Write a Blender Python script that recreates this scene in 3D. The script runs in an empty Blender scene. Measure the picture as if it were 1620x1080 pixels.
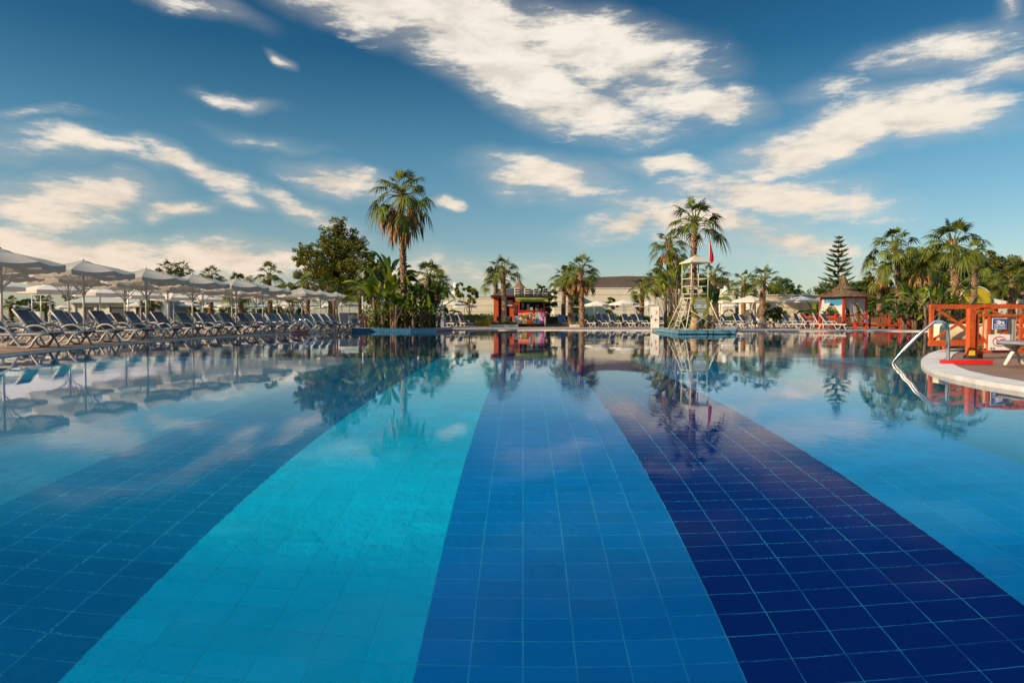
import bpy, math, random
from mathutils import Vector, Matrix, Euler, noise
C = bpy.context.scene
COL = C.collection
R = math.radians
rnd = random.Random(7)

# ---------------------------------------------------------------- camera
CAM_H = 0.80            # eye above the water surface (water is z = 0)
PITCH = 1.963
F = 1080.0              # focal length in photograph pixels (1620 wide)
cam_d = bpy.data.cameras.new('camera'); cam = bpy.data.objects.new('camera', cam_d); COL.objects.link(cam)
cam_d.sensor_width = 36; cam_d.lens = 36*F/1620; cam_d.clip_end = 3000; cam_d.clip_start = 0.05
cam.location = (0, 0, CAM_H); cam.rotation_euler = (R(90-PITCH), 0, 0)
C.camera = cam
C.render.resolution_x, C.render.resolution_y = 1024, 682
C.view_settings.view_transform = 'Standard'; C.view_settings.look = 'None'
C.view_settings.exposure = 0.50; C.view_settings.gamma = 1
C.cycles.use_denoising = True
C.cycles.max_bounces = 10; C.cycles.transparent_max_bounces = 16
C.cycles.transmission_bounces = 6; C.cycles.glossy_bounces = 4; C.cycles.diffuse_bounces = 3
C.cycles.caustics_refractive = True; C.cycles.caustics_reflective = False
C.cycles.blur_glossy = 0.6; C.cycles.sample_clamp_indirect = 6

# ---------------------------------------------------------------- sun
SUN_AZ = 243.0          # compass-like: 0 = +Y, 90 = +X ; the sun stands to the left and a little behind
SUN_EL = 24.0
to_sun = Vector((math.sin(R(SUN_AZ))*math.cos(R(SUN_EL)), math.cos(R(SUN_AZ))*math.cos(R(SUN_EL)), math.sin(R(SUN_EL))))
sl = bpy.data.lights.new('sun', 'SUN'); so = bpy.data.objects.new('sun', sl); COL.objects.link(so)
sl.energy = 5.0; sl.angle = R(0.53); sl.color = (1.0, 0.77, 0.51)
so.rotation_euler = to_sun.to_track_quat('Z', 'Y').to_euler()

# ---------------------------------------------------------------- world: Nishita sky with high thin clouds
def ray(px, py):
    u = (px-810)/F; v = (540-py)/F; p = R(PITCH)
    return Vector((u, math.cos(p)+v*math.sin(p), -math.sin(p)+v*math.cos(p)))
def azel(px, py):
    r = ray(px, py).normalized()
    return math.atan2(r.x, r.y), math.asin(r.z)

W = bpy.data.worlds.new('World'); C.world = W; W.use_nodes = True
nt = W.node_tree; nt.nodes.clear()
class NT:
    """terse node-tree writer"""
    def __init__(s, nt): s.nt = nt
    def n(s, t, **k):
        ins = k.pop('ins', {})
        nd = s.nt.nodes.new(t)
        for a, b in k.items(): setattr(nd, a, b)
        for a, b in ins.items():
            sock = nd.inputs[a]
            if isinstance(b, bpy.types.NodeSocket): s.nt.links.new(b, sock)
            else: sock.default_value = b
        return nd
    def math(s, op, a, b=None, c=None, clamp=False):
        ins = {0: a}
        if b is not None: ins[1] = b
        if c is not None: ins[2] = c
        return s.n('ShaderNodeMath', operation=op, use_clamp=clamp, ins=ins).outputs[0]
    def vmath(s, op, a, b=None, out=0):
        ins = {0: a}
        if b is not None: ins[1] = b
        return s.n('ShaderNodeVectorMath', operation=op, ins=ins).outputs[out]
    def mix(s, f, a, b, mode='MIX'):
        nd = s.n('ShaderNodeMix', data_type='RGBA', blend_type=mode)
        for k, v in ((0, f), (6, a), (7, b)):
            if isinstance(v, bpy.types.NodeSocket): s.nt.links.new(v, nd.inputs[k])
            else: nd.inputs[k].default_value = v if k == 0 else (tuple(v)+(1,))[:4]
        return nd.outputs[2]
    def ramp(s, fac, stops, interp='LINEAR'):
        nd = s.n('ShaderNodeValToRGB', ins={0: fac}); cr = nd.color_ramp; cr.interpolation = interp
        while len(cr.elements) < len(stops): cr.elements.new(0.5)
        for e, (p, c) in zip(cr.elements, stops):
            e.position = p; e.color = (tuple(c)+(1,))[:4] if hasattr(c, '__len__') else (c, c, c, 1)
        return nd.outputs[0]
    def maprange(s, v, a, b, c=0.0, d=1.0, t='SMOOTHSTEP'):
        return s.n('ShaderNodeMapRange', interpolation_type=t, ins={0: v, 1: a, 2: b, 3: c, 4: d}).outputs[0]
    def noise(s, vec, scale, detail=4, rough=0.5, dist=0.0, out=0, lac=2.0):
        return s.n('ShaderNodeTexNoise', ins={'Vector': vec, 'Scale': scale, 'Detail': detail, 'Roughness': rough, 'Distortion': dist, 'Lacunarity': lac}).outputs[out]
w = NT(nt)
sky = w.n('ShaderNodeTexSky', sky_type='NISHITA', sun_disc=False, sun_elevation=R(SUN_EL), sun_rotation=R(SUN_AZ), altitude=0, air_density=1.0, dust_density=0.6, ozone_density=2.5)
tc = w.n('ShaderNodeTexCoord').outputs['Generated']
sep = w.n('ShaderNodeSeparateXYZ', ins={0: tc})
el = w.math('ARCSINE', sep.outputs[2])
az = w.math('ARCTAN2', sep.outputs[0], sep.outputs[1])
ael = w.n('ShaderNodeCombineXYZ', ins={0: az, 1: el, 2: 0.0}).outputs[0]
# the air's colour by height above the horizon
tint = w.ramp(w.maprange(el, 0.0, R(60), t='LINEAR'), [(0.0, (0.80, 0.74, 0.70)), (0.10, (0.60, 0.70, 0.67)), (0.22, (0.38, 0.66, 0.66)), (0.34, (0.125, 0.41, 0.49)), (0.48, (0.050, 0.28, 0.40)), (1.0, (0.06, 0.24, 0.40))])
skyc = w.mix(1.0, sky.outputs[0], tint, 'MULTIPLY')
# cloud-plane coordinates for wind-drawn structure, warped
warp = w.noise(ael, 5.0, 3, 0.55, out=1)
wv = w.vmath('SUBTRACT', warp, (0.5, 0.5, 0.5))
wsc = w.n('ShaderNodeVectorMath', operation='SCALE', ins={0: wv, 'Scale': 0.10}).outputs[0]
aw = w.vmath('ADD', ael, wsc)
CL = [  # centre px, py, half length, half width, tilt (deg, clockwise down to the right), strength
 (600, 0, 250, 46, 12, 1.15), (760, 62, 190, 60, 24, 1.35), (930, 75, 190, 50, 10, 1.15), (880, 150, 180, 46, 20, 1.15), (1120, 168, 90, 30, 0, 1.25), (1010, 110, 110, 40, 20, 1.0), (310, 0, 110, 16, 8, .7), (1020, 150, 150, 55, 14, .75),
 (1330, 212, 200, 36, -13, 1.25), (1460, 195, 150, 30, 4, 1.1), (1330, 145, 90, 18, 6, .6), (1400, 165, 170, 22, 12, .5), (1500, 82, 130, 24, -4, .95), (1580, 108, 110, 22, 4, .9), (1597, 22, 34, 16, 55, .75),
 (862, 285, 110, 34, 6, 1.1), (905, 300, 90, 22, -4, .8), (1060, 274, 90, 14, 8, .95), (1205, 279, 40, 10, -14, .9), (1210, 312, 180, 32, 5, 1.05), (1010, 342, 110, 20, -10, .9), (1120, 355, 200, 34, 14, .95), (1240, 388, 200, 38, 14, .8),
 (150, 232, 130, 15, 12, .9), (290, 265, 130, 15, 12, 1.0), (60, 225, 150, 26, 0, .55), (140, 297, 110, 24, -2, 1.15), (50, 312, 150, 34, 0, .9), (265, 325, 70, 12, -4, 1.0), (545, 292, 95, 22, 12, 1.0), (385, 317, 50, 13, 5, .85), (500, 333, 100, 15, 20, .85), (704, 331, 24, 9, -4, 1.0),
 (100, 376, 230, 24, 2, 1.2), (60, 408, 250, 26, 0, 1.0), (330, 412, 230, 32, 0, 1.15), (640, 428, 260, 28, 0, .85), (380, 172, 62, 11, 0, .75), (443, 95, 24, 8, 35, .9), (50, 172, 100, 9, 0, .5), (420, 230, 90, 10, 4, .5), (1480, 430, 260, 40, 0, .45),
]
acc = None
for cx, cy, hl, hw, ang, st in CL:
    a, e = azel(cx, cy)
    ca = math.cos(e); k = 1/F/ (1+((cx-810)/F)**2)
    m = w.n('ShaderNodeMapping', vector_type='TEXTURE', ins={0: aw, 'Location': (a, e, 0), 'Rotation': (0, 0, R(-ang)), 'Scale': (hl*k*1.5, hw/F*1.5, 1)})
    l = w.vmath('LENGTH', m.outputs[0], out=1)
    v = w.maprange(l, 1.05, 0.0, 0.0, st*1.12, 'LINEAR')
    acc = v if acc is None else w.math('MAXIMUM', acc, v)
# fibres: two stretched noises
def stretched(rot, sx, sy, scale, det, dist):
    m = w.n('ShaderNodeMapping', ins={0: ael, 'Rotation': (0, 0, R(rot)), 'Scale': (sx, sy, 1)})
    return w.noise(m.outputs[0], scale, det, 0.66, dist)
n1 = stretched(14, 4.0, 11.0, 2.3, 14, 0.15)
n2 = stretched(-6, 5.0, 24.0, 2.4, 10, 0.1)
n3 = stretched(30, 1.5, 3.0, 1.3, 5, 0.2)
dens = w.math('ADD', w.math('MULTIPLY', acc, 1.05), w.math('MULTIPLY', w.math('SUBTRACT', w.math('ADD', w.math('MULTIPLY', n1, .55), w.math('MULTIPLY', n2, .45)), 0.5), 2.7))
# elsewhere in the sky (outside the photograph) a few loose banks
back = w.maprange(w.math('ABSOLUTE', az), R(44), R(70))
dens = w.math('ADD', dens, w.math('MULTIPLY', back, w.math('MULTIPLY', n3, 0.5)))
cov = w.maprange(dens, 0.34, 1.02, 0.0, 0.97)
veil = w.math('MULTIPLY', w.maprange(w.math('MULTIPLY', acc, w.math('ADD', n2, .35)), 0.02, 0.9), 0.42)
cov = w.math('MAXIMUM', cov, veil)
warmth = w.maprange(el, R(3), R(20))
ccol = w.mix(warmth, (6.0, 5.0, 4.0), (6.2, 5.75, 5.0))
shade = w.maprange(n1, 0.35, 0.60, 0.84, 1.10)
ccol = w.mix(1.0, ccol, w.n('ShaderNodeCombineColor', ins={0: shade, 1: shade, 2: shade}).outputs[0], 'MULTIPLY')
cov = w.math('MAXIMUM', cov, w.math('MULTIPLY', w.maprange(el, R(33), R(52)), w.maprange(n3, 0.25, 0.6, 0.55, 1.0)))   # bright cover added above the view to light the pool floor
up = w.maprange(el, R(-1), R(1))
cov = w.math('MULTIPLY', cov, up)
ccol = w.mix(w.maprange(el, R(33), R(50)), ccol, (4.2, 6.4, 8.4))
final = w.mix(cov, skyc, ccol)
bg = w.n('ShaderNodeBackground', ins={0: final, 1: 0.10})
w.n('ShaderNodeOutputWorld', ins={0: bg.outputs[0]})
W.cycles.sampling_method = 'MANUAL'; W.cycles.sample_map_resolution = 512

# ================================================================ helpers
def PX(px, py, z):            # photograph pixel -> point at height z (a layout ruler, everything stands at its own distance)
    r = ray(px, py); t = (z-CAM_H)/r.z
    return Vector((r.x*t, r.y*t, z))
def XD(px, D, py=500):        # lateral place of a column px at distance D
    r = ray(px, py); return r.x*D/r.y
def ZD(py, D):
    r = ray(810, py); return CAM_H + r.z*D/r.y
def DZ(py, z):                # distance at which height z shows at row py
    r = ray(810, py); return r.y*(z-CAM_H)/r.z

class MB:
    """collects polygons with material slots and builds ONE mesh object"""
    def __init__(s): s.v = []; s.f = []; s.mi = []; s.sm = []; s.uv = None
    def add(s, vs, fs, mi=0, smooth=False):
        b = len(s.v); s.v += [tuple(p) for p in vs]
        for f in fs: s.f.append(tuple(b+i for i in f)); s.mi.append(mi); s.sm.append(smooth)
        return s
    def box(s, x0, x1, y0, y1, z0, z1, mi=0, M=None, bev=0.0):
        P = [(x0,y0,z0),(x1,y0,z0),(x1,y1,z0),(x0,y1,z0),(x0,y0,z1),(x1,y0,z1),(x1,y1,z1),(x0,y1,z1)]
        if M is not None: P = [M @ Vector(p) for p in P]
        return s.add(P, [(0,3,2,1),(4,5,6,7),(0,1,5,4),(1,2,6,5),(2,3,7,6),(3,0,4,7)], mi)
    def bar(s, a, b, wx, wy, mi=0, up=(0,0,1)):    # rectangular bar from a to b
        a = Vector(a); b = Vector(b); d = (b-a); L = d.length; d.normalize()
        u = Vector(up)
        if abs(d.dot(u)) > .98: u = Vector((1,0,0))
        s1 = d.cross(u).normalized(); s2 = s1.cross(d).normalized()
        P = []
        for q in (a, b):
            for i, j in ((-1,-1),(1,-1),(1,1),(-1,1)): P.append(q + s1*(i*wx/2) + s2*(j*wy/2))
        return s.add(P, [(0,1,2,3),(7,6,5,4),(0,4,5,1),(1,5,6,2),(2,6,7,3),(3,7,4,0)], mi)
    def tube(s, pts, rad, n=8, mi=0, cap=True, flat=1.0, smooth=True):
        pts = [Vector(p) for p in pts]; rads = rad if hasattr(rad, '__len__') else [rad]*len(pts)
        prev = None; V = []
        for i, p in enumerate(pts):
            d = (pts[min(i+1, len(pts)-1)] - pts[max(i-1, 0)]).normalized()
            if prev is None:
                u = Vector((0,0,1)) if abs(d.z) < .9 else Vector((0,1,0))
                s1 = d.cross(u).normalized()
            else:
                s1 = (prev - d*prev.dot(d)).normalized()
            prev = s1; s2 = s1.cross(d).normalized()
            for k in range(n):
                a = 2*math.pi*(k+.5)/n
                V.append(p + s1*math.cos(a)*rads[i]*flat + s2*math.sin(a)*rads[i])
        Fc = []
        for i in range(len(pts)-1):
            for k in range(n):
                k2 = (k+1) % n
                Fc.append((i*n+k, i*n+k2, (i+1)*n+k2, (i+1)*n+k))
        s.add(V, Fc, mi, smooth)
        if cap:
            b = len(s.v)-len(V)
            s.f.append(tuple(b+k for k in range(n))[::-1]); s.mi.append(mi); s.sm.append(False)
            s.f.append(tuple(b+(len(pts)-1)*n+k for k in range(n))); s.mi.append(mi); s.sm.append(False)
        return s
    def lathe(s, prof, n=16, mi=0, c=(0,0,0), smooth=True, ph=0.0, sx=1, sy=1):
        V = []; Fc = []
        for r, z in prof:
            for k in range(n):
                a = 2*math.pi*k/n + ph
                V.append((c[0]+r*math.cos(a)*sx, c[1]+r*math.sin(a)*sy, c[2]+z))
        for i in range(len(prof)-1):
            for k in range(n):
                k2 = (k+1) % n; Fc.append((i*n+k, i*n+k2, (i+1)*n+k2, (i+1)*n+k))
        s.add(V, Fc, mi, smooth)
        b = len(s.v)-len(V)
        for i, rev in ((0, True), (len(prof)-1, False)):
            if prof[i][0] > 1e-4:
                t = tuple(b+i*n+k for k in range(n)); s.f.append(t[::-1] if rev else t); s.mi.append(mi); s.sm.append(False)
        return s
    def ball(s, c, r, n=8, m=5, mi=0, jit=0, rg=None):
        V = []; Fc = []
        for i in range(m+1):
            t = math.pi*i/m
            for k in range(n):
                a = 2*math.pi*k/n; q = 1+(rg.uniform(-jit, jit) if rg else 0)
                V.append((c[0]+r[0]*math.sin(t)*math.cos(a)*q, c[1]+r[1]*math.sin(t)*math.sin(a)*q, c[2]+r[2]*math.cos(t)*q))
        for i in range(m):
            for k in range(n): Fc.append((i*n+k, (i+1)*n+k, (i+1)*n+(k+1) % n, i*n+(k+1) % n))
        return s.add(V, Fc, mi, True)
    def prism(s, poly, z0, z1, mi=0, M=None, mi_top=None):
        n = len(poly); P = [(x, y, z0) for x, y in poly]+[(x, y, z1) for x, y in poly]
        if M is not None: P = [M @ Vector(p) for p in P]
        s.add(P, [tuple(range(n))[::-1]]+[(i, (i+1) % n, n+(i+1) % n, n+i) for i in range(n)], mi)
        b = len(s.v)-2*n; s.f.append(tuple(b+n+i for i in range(n))); s.mi.append(mi if mi_top is None else mi_top); s.sm.append(False)
        return s
    def mesh(s, name, mats):
        me = bpy.data.meshes.new(name); me.from_pydata(s.v, [], s.f)
        for m in (mats if isinstance(mats, (list, tuple)) else [mats]): me.materials.append(m)
        me.polygons.foreach_set('material_index', s.mi); me.polygons.foreach_set('use_smooth', s.sm)
        me.update(); return me
    def build(s, name, mats, parent=None, loc=None, rz=0.0):
        return link(name, s.mesh(name, mats), parent, loc, rz)
def link(name, me, parent=None, loc=None, rz=0.0):
    o = bpy.data.objects.new(name, me); COL.objects.link(o)
    if parent is not None: o.parent = parent
    if loc is not None: o.location = loc
    o.rotation_euler.z = rz
    return o
def tag(o, label=None, cat=None, group=None, kind=None):
    for k, v in (('label', label), ('category', cat), ('group', group), ('kind', kind)):
        if v: o[k] = v
    return o
def empty(name, loc=(0,0,0), rz=0.0, label=None, cat=None, group=None, scale=1.0):
    o = bpy.data.objects.new(name, None); COL.objects.link(o); o.location = loc; o.rotation_euler.z = rz
    o.empty_display_size = .2; o.scale = (scale,)*3
    return tag(o, label, cat, group)
def copy_tree(o, parent=None):
    kids = CHILD.get(o.name_full) or [c for c in bpy.data.objects if c.parent == o]
    CHILD[o.name_full] = kids
    c = o.copy(); COL.objects.link(c); c.parent = parent
    for ch in kids: copy_tree(ch, c)
    return c
CHILD = {}
def put(proto, first, loc, rz=0.0, label=None, scale=1.0, group=None):
    """first=[True] uses the prototype itself once, then copies of it and of all its parts"""
    if first[0]: o = proto; first[0] = False; kids(o)
    else: o = copy_tree(proto)
    o.location = loc; o.rotation_euler.z = rz; o.scale = (scale,)*3 if not hasattr(scale, '__len__') else scale
    if label: o['label'] = label
    if group: o['group'] = group
    return o
def kids(o):
    CHILD[o.name_full] = [c for c in bpy.data.objects if c.parent == o]
    for c in CHILD[o.name_full]: kids(c)
ORD = ['first','second','third','fourth','fifth','sixth','seventh','eighth','ninth','tenth','eleventh','twelfth','thirteenth','fourteenth','fifteenth','sixteenth','seventeenth','eighteenth','nineteenth','twentieth','twenty-first','twenty-second','twenty-third','twenty-fourth','twenty-fifth','twenty-sixth','twenty-seventh','twenty-eighth','twenty-ninth','thirtieth']

# ---------------------------------------------------------------- materials
def mat(name, col, rough=0.6, metal=0.0, var=0.0, vscale=3.0, bump=0.0, bscale=20.0, island=0.0, spec=None, trans=0.0, col2=None, sss=0.0, detail=5, hue=0.0):
    m = bpy.data.materials.new(name); m.use_nodes = True; t = NT(m.node_tree)
    p = m.node_tree.nodes['Principled BSDF']
    p.inputs['Roughness'].default_value = rough; p.inputs['Metallic'].default_value = metal
    if spec is not None: p.inputs['Specular IOR Level'].default_value = spec
    c = tuple(col)+(1,)
    tc = t.n('ShaderNodeTexCoord').outputs['Object']
    src = None
    if var or col2:
        nz = t.noise(tc, vscale, detail, 0.6)
        lo = tuple(x*(1-var) for x in col); hi = col2 if col2 else tuple(min(1, x*(1+var)) for x in col)
        src = t.ramp(nz, [(0.30, lo), (0.70, hi)])
    if island:
        rp = t.n('ShaderNodeNewGeometry').outputs['Random Per Island']
        base = src if src is not None else c
        f = t.maprange(rp, 0, 1, 1-island, 1+island, 'LINEAR')
        fv = t.n('ShaderNodeCombineColor', ins={0: f if not hue else t.maprange(rp, 0, 1, 1-island+hue*0, 1+island+hue, 'LINEAR'), 1: f, 2: f}).outputs[0]
        src = t.mix(1.0, base, fv, 'MULTIPLY')
    if src is not None: t.nt.links.new(src, p.inputs['Base Color'])
    else: p.inputs['Base Color'].default_value = c
    if bump:
        nb = t.noise(tc, bscale, 4, 0.6)
        bn = t.n('ShaderNodeBump', ins={'Strength': bump, 'Distance': 0.02, 'Height': nb}).outputs[0]
        t.nt.links.new(bn, p.inputs['Normal'])
    if trans:      # thin leaf / cloth that lets light through
        out = m.node_tree.nodes['Material Output']
        tr = t.n('ShaderNodeBsdfTranslucent')
        if src is not None: t.nt.links.new(src, tr.inputs[0])
        else: tr.inputs[0].default_value = c
        ms = t.n('ShaderNodeMixShader', ins={0: trans, 1: p.outputs[0], 2: tr.outputs[0]})
        t.nt.links.new(ms.outputs[0], out.inputs[0])
    return m
M = {}
# ================================================================ materials
M['rim'] = mat('pale_stone_rim', (0.58, 0.54, 0.50), 0.6, var=0.22, vscale=3.5, bump=0.15)
M['concrete'] = mat('concrete', (0.36, 0.33, 0.30), 0.8, var=0.15, vscale=1.5)
M['lawn'] = mat('lawn_soil', (0.07, 0.09, 0.035), 0.95, var=0.35, vscale=0.35)
M['bark'] = mat('bark', (0.13, 0.09, 0.06), 0.9, var=0.3, vscale=3, bump=0.4, bscale=9)
M['palmbark'] = mat('palm_bark', (0.13, 0.08, 0.05), 0.9, var=0.45, vscale=5, bump=0.7, bscale=14, island=0.35, detail=6)
M['boot'] = mat('leaf_boots', (0.34, 0.22, 0.13), 0.9, var=0.3, vscale=5, island=0.5)
M['palmsmooth'] = mat('palm_sheath', (0.36, 0.24, 0.15), 0.85, var=0.2, vscale=6, bump=0.3)
M['frond'] = mat('palm_frond', (0.066, 0.104, 0.007), 0.6, spec=.25, var=0.25, vscale=1.2, island=0.55, trans=0.15, hue=0.5)
M['frond_y'] = mat('young_frond', (0.15, 0.20, 0.018), 0.4, var=0.25, vscale=1.2, island=0.45, trans=0.3, hue=0.3)
M['frond_dead'] = mat('dry_frond', (0.33, 0.17, 0.06), 0.8, var=0.3, vscale=2, island=0.45, trans=0.15)
M['leaf'] = mat('tree_leaf', (0.095, 0.125, 0.012), 0.6, spec=.2, var=0.3, vscale=0.9, island=0.55, trans=0.2, hue=0.3)
M['leaf_o'] = mat('olive_leaf', (0.15, 0.145, 0.014), 0.6, spec=.2, var=0.35, vscale=0.7, island=0.5, trans=0.2, hue=0.3)
M['leaf_d'] = mat('dark_leaf', (0.036, 0.080, 0.018), 0.5, var=0.3, vscale=0.9, island=0.5, trans=0.15, hue=0.2)
M['paddle'] = mat('paddle_leaf', (0.13, 0.20, 0.010), 0.55, spec=.3, var=0.3, vscale=1.5, island=0.5, trans=0.3, hue=0.4)
M['paddle_d'] = mat('dark_paddle_leaf', (0.035, 0.085, 0.012), 0.55, spec=.3, var=0.3, vscale=1.5, island=0.5, trans=0.25, hue=0.2)
M['needle'] = mat('conifer_needles', (0.048, 0.080, 0.024), 0.6, var=0.3, vscale=1.5, island=0.35)
M['plastic'] = mat('white_resin', (0.41, 0.40, 0.39), 0.38, var=0.05, vscale=4)
M['sling'] = mat('grey_sling', (0.075, 0.082, 0.115), 0.75, var=0.12, vscale=14, bump=0.25, bscale=160)
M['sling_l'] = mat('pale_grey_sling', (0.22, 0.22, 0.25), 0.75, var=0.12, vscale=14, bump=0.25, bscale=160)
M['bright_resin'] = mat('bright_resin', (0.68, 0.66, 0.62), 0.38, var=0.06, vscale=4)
M['sling_b'] = mat('blue_sling', (0.06, 0.12, 0.28), 0.75, var=0.12, vscale=14, bump=0.25, bscale=160)
M['canvas'] = mat('shaded_canvas', (0.50, 0.465, 0.41), 0.9, var=0.07, vscale=1.6, bump=0.12, bscale=5, trans=0.35)  # canvas colour darkened to carry the shade on the nearer west rows
M['canvas_far'] = mat('sunlit_canvas', (0.72, 0.66, 0.58), 0.9, var=0.06, vscale=1.6, trans=0.2, island=0.08)  # lighter copy of the canvas for the sunlit far parasols
M['pole'] = mat('grey_metal', (0.52, 0.52, 0.50), 0.4, 0.3)
M['white'] = mat('white_paint', (0.64, 0.62, 0.56), 0.4, var=0.05, vscale=3)
M['cream_paint'] = mat('cream_paint', (0.56, 0.52, 0.40), 0.5, var=0.14, vscale=6)
M['steel'] = mat('stainless_steel', (0.70, 0.68, 0.66), 0.16, 1.0)
M['dark'] = mat('dark_paint', (0.03, 0.03, 0.035), 0.6)
M['grey'] = mat('grey_paint', (0.20, 0.24, 0.30), 0.6, var=0.08)
M['palegrey'] = mat('pale_grey_board', (0.50, 0.50, 0.44), 0.6, var=0.05)
M['orange'] = mat('orange_stained_timber', (0.60, 0.095, 0.012), 0.5, var=0.22, vscale=3, bump=0.2, bscale=18)
M['redwood'] = mat('red_stained_timber', (0.50, 0.040, 0.012), 0.5, var=0.22, vscale=3, bump=0.2, bscale=18)
def timber(name, c, dk):
    m = bpy.data.materials.new(name); m.use_nodes = True; t = NT(m.node_tree); p = m.node_tree.nodes['Principled BSDF']
    tc = t.n('ShaderNodeTexCoord').outputs['Object']
    g = t.noise(t.n('ShaderNodeMapping', ins={0: tc, 'Scale': (3.0, 40.0, 26.0)}).outputs[0], 1.0, 6, 0.65)
    g2 = t.noise(t.n('ShaderNodeMapping', ins={0: tc, 'Scale': (30.0, 30.0, 2.5)}).outputs[0], 1.0, 5, 0.65)
    f = t.math('MULTIPLY', t.math('ADD', g, g2), 0.5); wear = t.maprange(t.noise(tc, 2.2, 6, 0.7), 0.42, 0.72, 0.0, 0.55)
    col = t.ramp(f, [(0.36, dk), (0.52, c), (0.66, tuple(min(1, x*1.35) for x in c))])
    t.nt.links.new(t.mix(wear, col, tuple(x*0.62+0.03 for x in c)), p.inputs['Base Color'])
    p.inputs['Roughness'].default_value = 0.62
    t.nt.links.new(t.n('ShaderNodeBump', ins={'Strength': .4, 'Distance': 0.004, 'Height': f}).outputs[0], p.inputs['Normal']); return m
M['orange'] = timber('orange_stained_timber', (0.52, 0.085, 0.012), (0.22, 0.030, 0.006)); M['redwood'] = timber('red_stained_timber', (0.42, 0.036, 0.010), (0.20, 0.014, 0.005))
M['red'] = mat('red_paint', (0.58, 0.012, 0.012), 0.5, var=0.08)
M['redcloth'] = mat('red_flag_cloth', (0.72, 0.02, 0.02), 0.8, trans=0.3)
M['cream'] = mat('cream_cushion', (0.74, 0.66, 0.44), 0.85, var=0.05, bump=0.1, bscale=6)
M['brownc'] = mat('brown_cushion', (0.20, 0.09, 0.04), 0.85, var=0.1)
M['thatch'] = mat('thatch', (0.17, 0.105, 0.055), 0.95, var=0.3, vscale=6, island=0.45)
M['roofdark'] = mat('dark_roof', (0.075, 0.055, 0.045), 0.8, var=0.2, vscale=2)
M['shingle'] = mat('dark_shingle', (0.05, 0.042, 0.045), 0.75, var=0.3, vscale=8, bump=0.3)
M['curtain'] = mat('white_curtain', (0.70, 0.70, 0.72), 0.9, trans=0.4)
M['curtain_b'] = mat('blue_curtain', (0.06, 0.32, 0.55), 0.9, trans=0.4)
M['olive'] = mat('olive_panel', (0.36, 0.33, 0.03), 0.5, var=0.06)
M['green'] = mat('green_awning', (0.24, 0.29, 0.03), 0.8, var=0.2, vscale=6)
M['ringorange'] = mat('ring_orange', (0.75, 0.13, 0.03), 0.5)
M['siding'] = mat('cream_siding', (0.60, 0.54, 0.43), 0.8, var=0.07, vscale=0.8)
M['glass_y'] = mat('yellow_sheet', (0.62, 0.50, 0.03), 0.12, trans=0.25)
M['bluepl'] = mat('blue_plastic', (0.02, 0.22, 0.55), 0.3)
M['ink'] = mat('dark_print', (0.04, 0.04, 0.05), 0.6)
M['signblue'] = mat('sign_blue', (0.02, 0.09, 0.42), 0.45)
M['signwhite'] = mat('sign_white', (0.78, 0.78, 0.78), 0.45)
M['signred'] = mat('sign_red', (0.62, 0.01, 0.01), 0.45)
for n, c in dict(k_pink=(0.75,0.03,0.25), k_yel=(0.80,0.52,0.04), k_org=(0.80,0.20,0.02), k_cyan=(0.14,0.52,0.66), k_mag=(0.55,0.06,0.36), k_lil=(0.40,0.42,0.62), k_blue=(0.02,0.20,0.42), k_grn=(0.20,0.42,0.05)).items():
    M[n] = mat('print_'+n[2:], c, 0.5)

def deck_mat(name, c1, c2, joint, sx, sy, bump=0.3):
    m = bpy.data.materials.new(name); m.use_nodes = True; t = NT(m.node_tree); p = m.node_tree.nodes['Principled BSDF']
    pos = t.n('ShaderNodeNewGeometry').outputs['Position']
    br = t.n('ShaderNodeTexBrick', ins={'Vector': pos, 'Color1': tuple(c1)+(1,), 'Color2': tuple(c2)+(1,), 'Mortar': tuple(joint)+(1,), 'Scale': 1.0, 'Mortar Size': 0.008, 'Brick Width': sx, 'Row Height': sy})
    nz = t.ramp(t.noise(pos, 1.3, 6, 0.65), [(0.3, (0.78, 0.76, 0.74)), (0.7, (1.08, 1.08, 1.08))])
    t.nt.links.new(t.mix(1.0, br.outputs[0], nz, 'MULTIPLY'), p.inputs['Base Color']); p.inputs['Roughness'].default_value = 0.6
    b = t.n('ShaderNodeBump', ins={'Strength': bump, 'Distance': 0.01, 'Height': t.noise(pos, 60, 3)}).outputs[0]
    t.nt.links.new(b, p.inputs['Normal']); return m
M['deck'] = deck_mat('paved_deck', (0.36, 0.245, 0.175), (0.40, 0.28, 0.21), (0.18, 0.13, 0.10), 0.6, 0.3)
M['promdeck'] = deck_mat('brown_grit_deck', (0.22, 0.125, 0.075), (0.25, 0.14, 0.085), (0.19, 0.11, 0.065), 3.0, 3.0, 0.8)
def mosaic_mat(name, c, g):
    m = bpy.data.materials.new(name); m.use_nodes = True; t = NT(m.node_tree); p = m.node_tree.nodes['Principled BSDF']
    pos = t.n('ShaderNodeNewGeometry').outputs['Position']; s = t.n('ShaderNodeSeparateXYZ', ins={0: pos})
    def gl(v, size, wd):
        fr = t.math('FRACT', t.math('DIVIDE', v, size)); return t.maprange(t.math('MINIMUM', fr, t.math('SUBTRACT', 1.0, fr)), wd*.5, wd, 1, 0)
    k = t.math('MAXIMUM', gl(t.math('ADD', s.outputs[0], s.outputs[1]), 0.13, 0.06), gl(s.outputs[2], 0.065, 0.10))
    col = t.mix(t.math('MULTIPLY', k, 0.6), c, g)
    wn = t.maprange(t.noise(pos, 7, 2), 0.3, 0.7, 0.75, 1.15, 'LINEAR')
    t.nt.links.new(t.mix(1.0, col, t.n('ShaderNodeCombineColor', ins={0: wn, 1: wn, 2: wn}).outputs[0], 'MULTIPLY'), p.inputs['Base Color'])
    p.inputs['Roughness'].default_value = 0.25; return m
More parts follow.
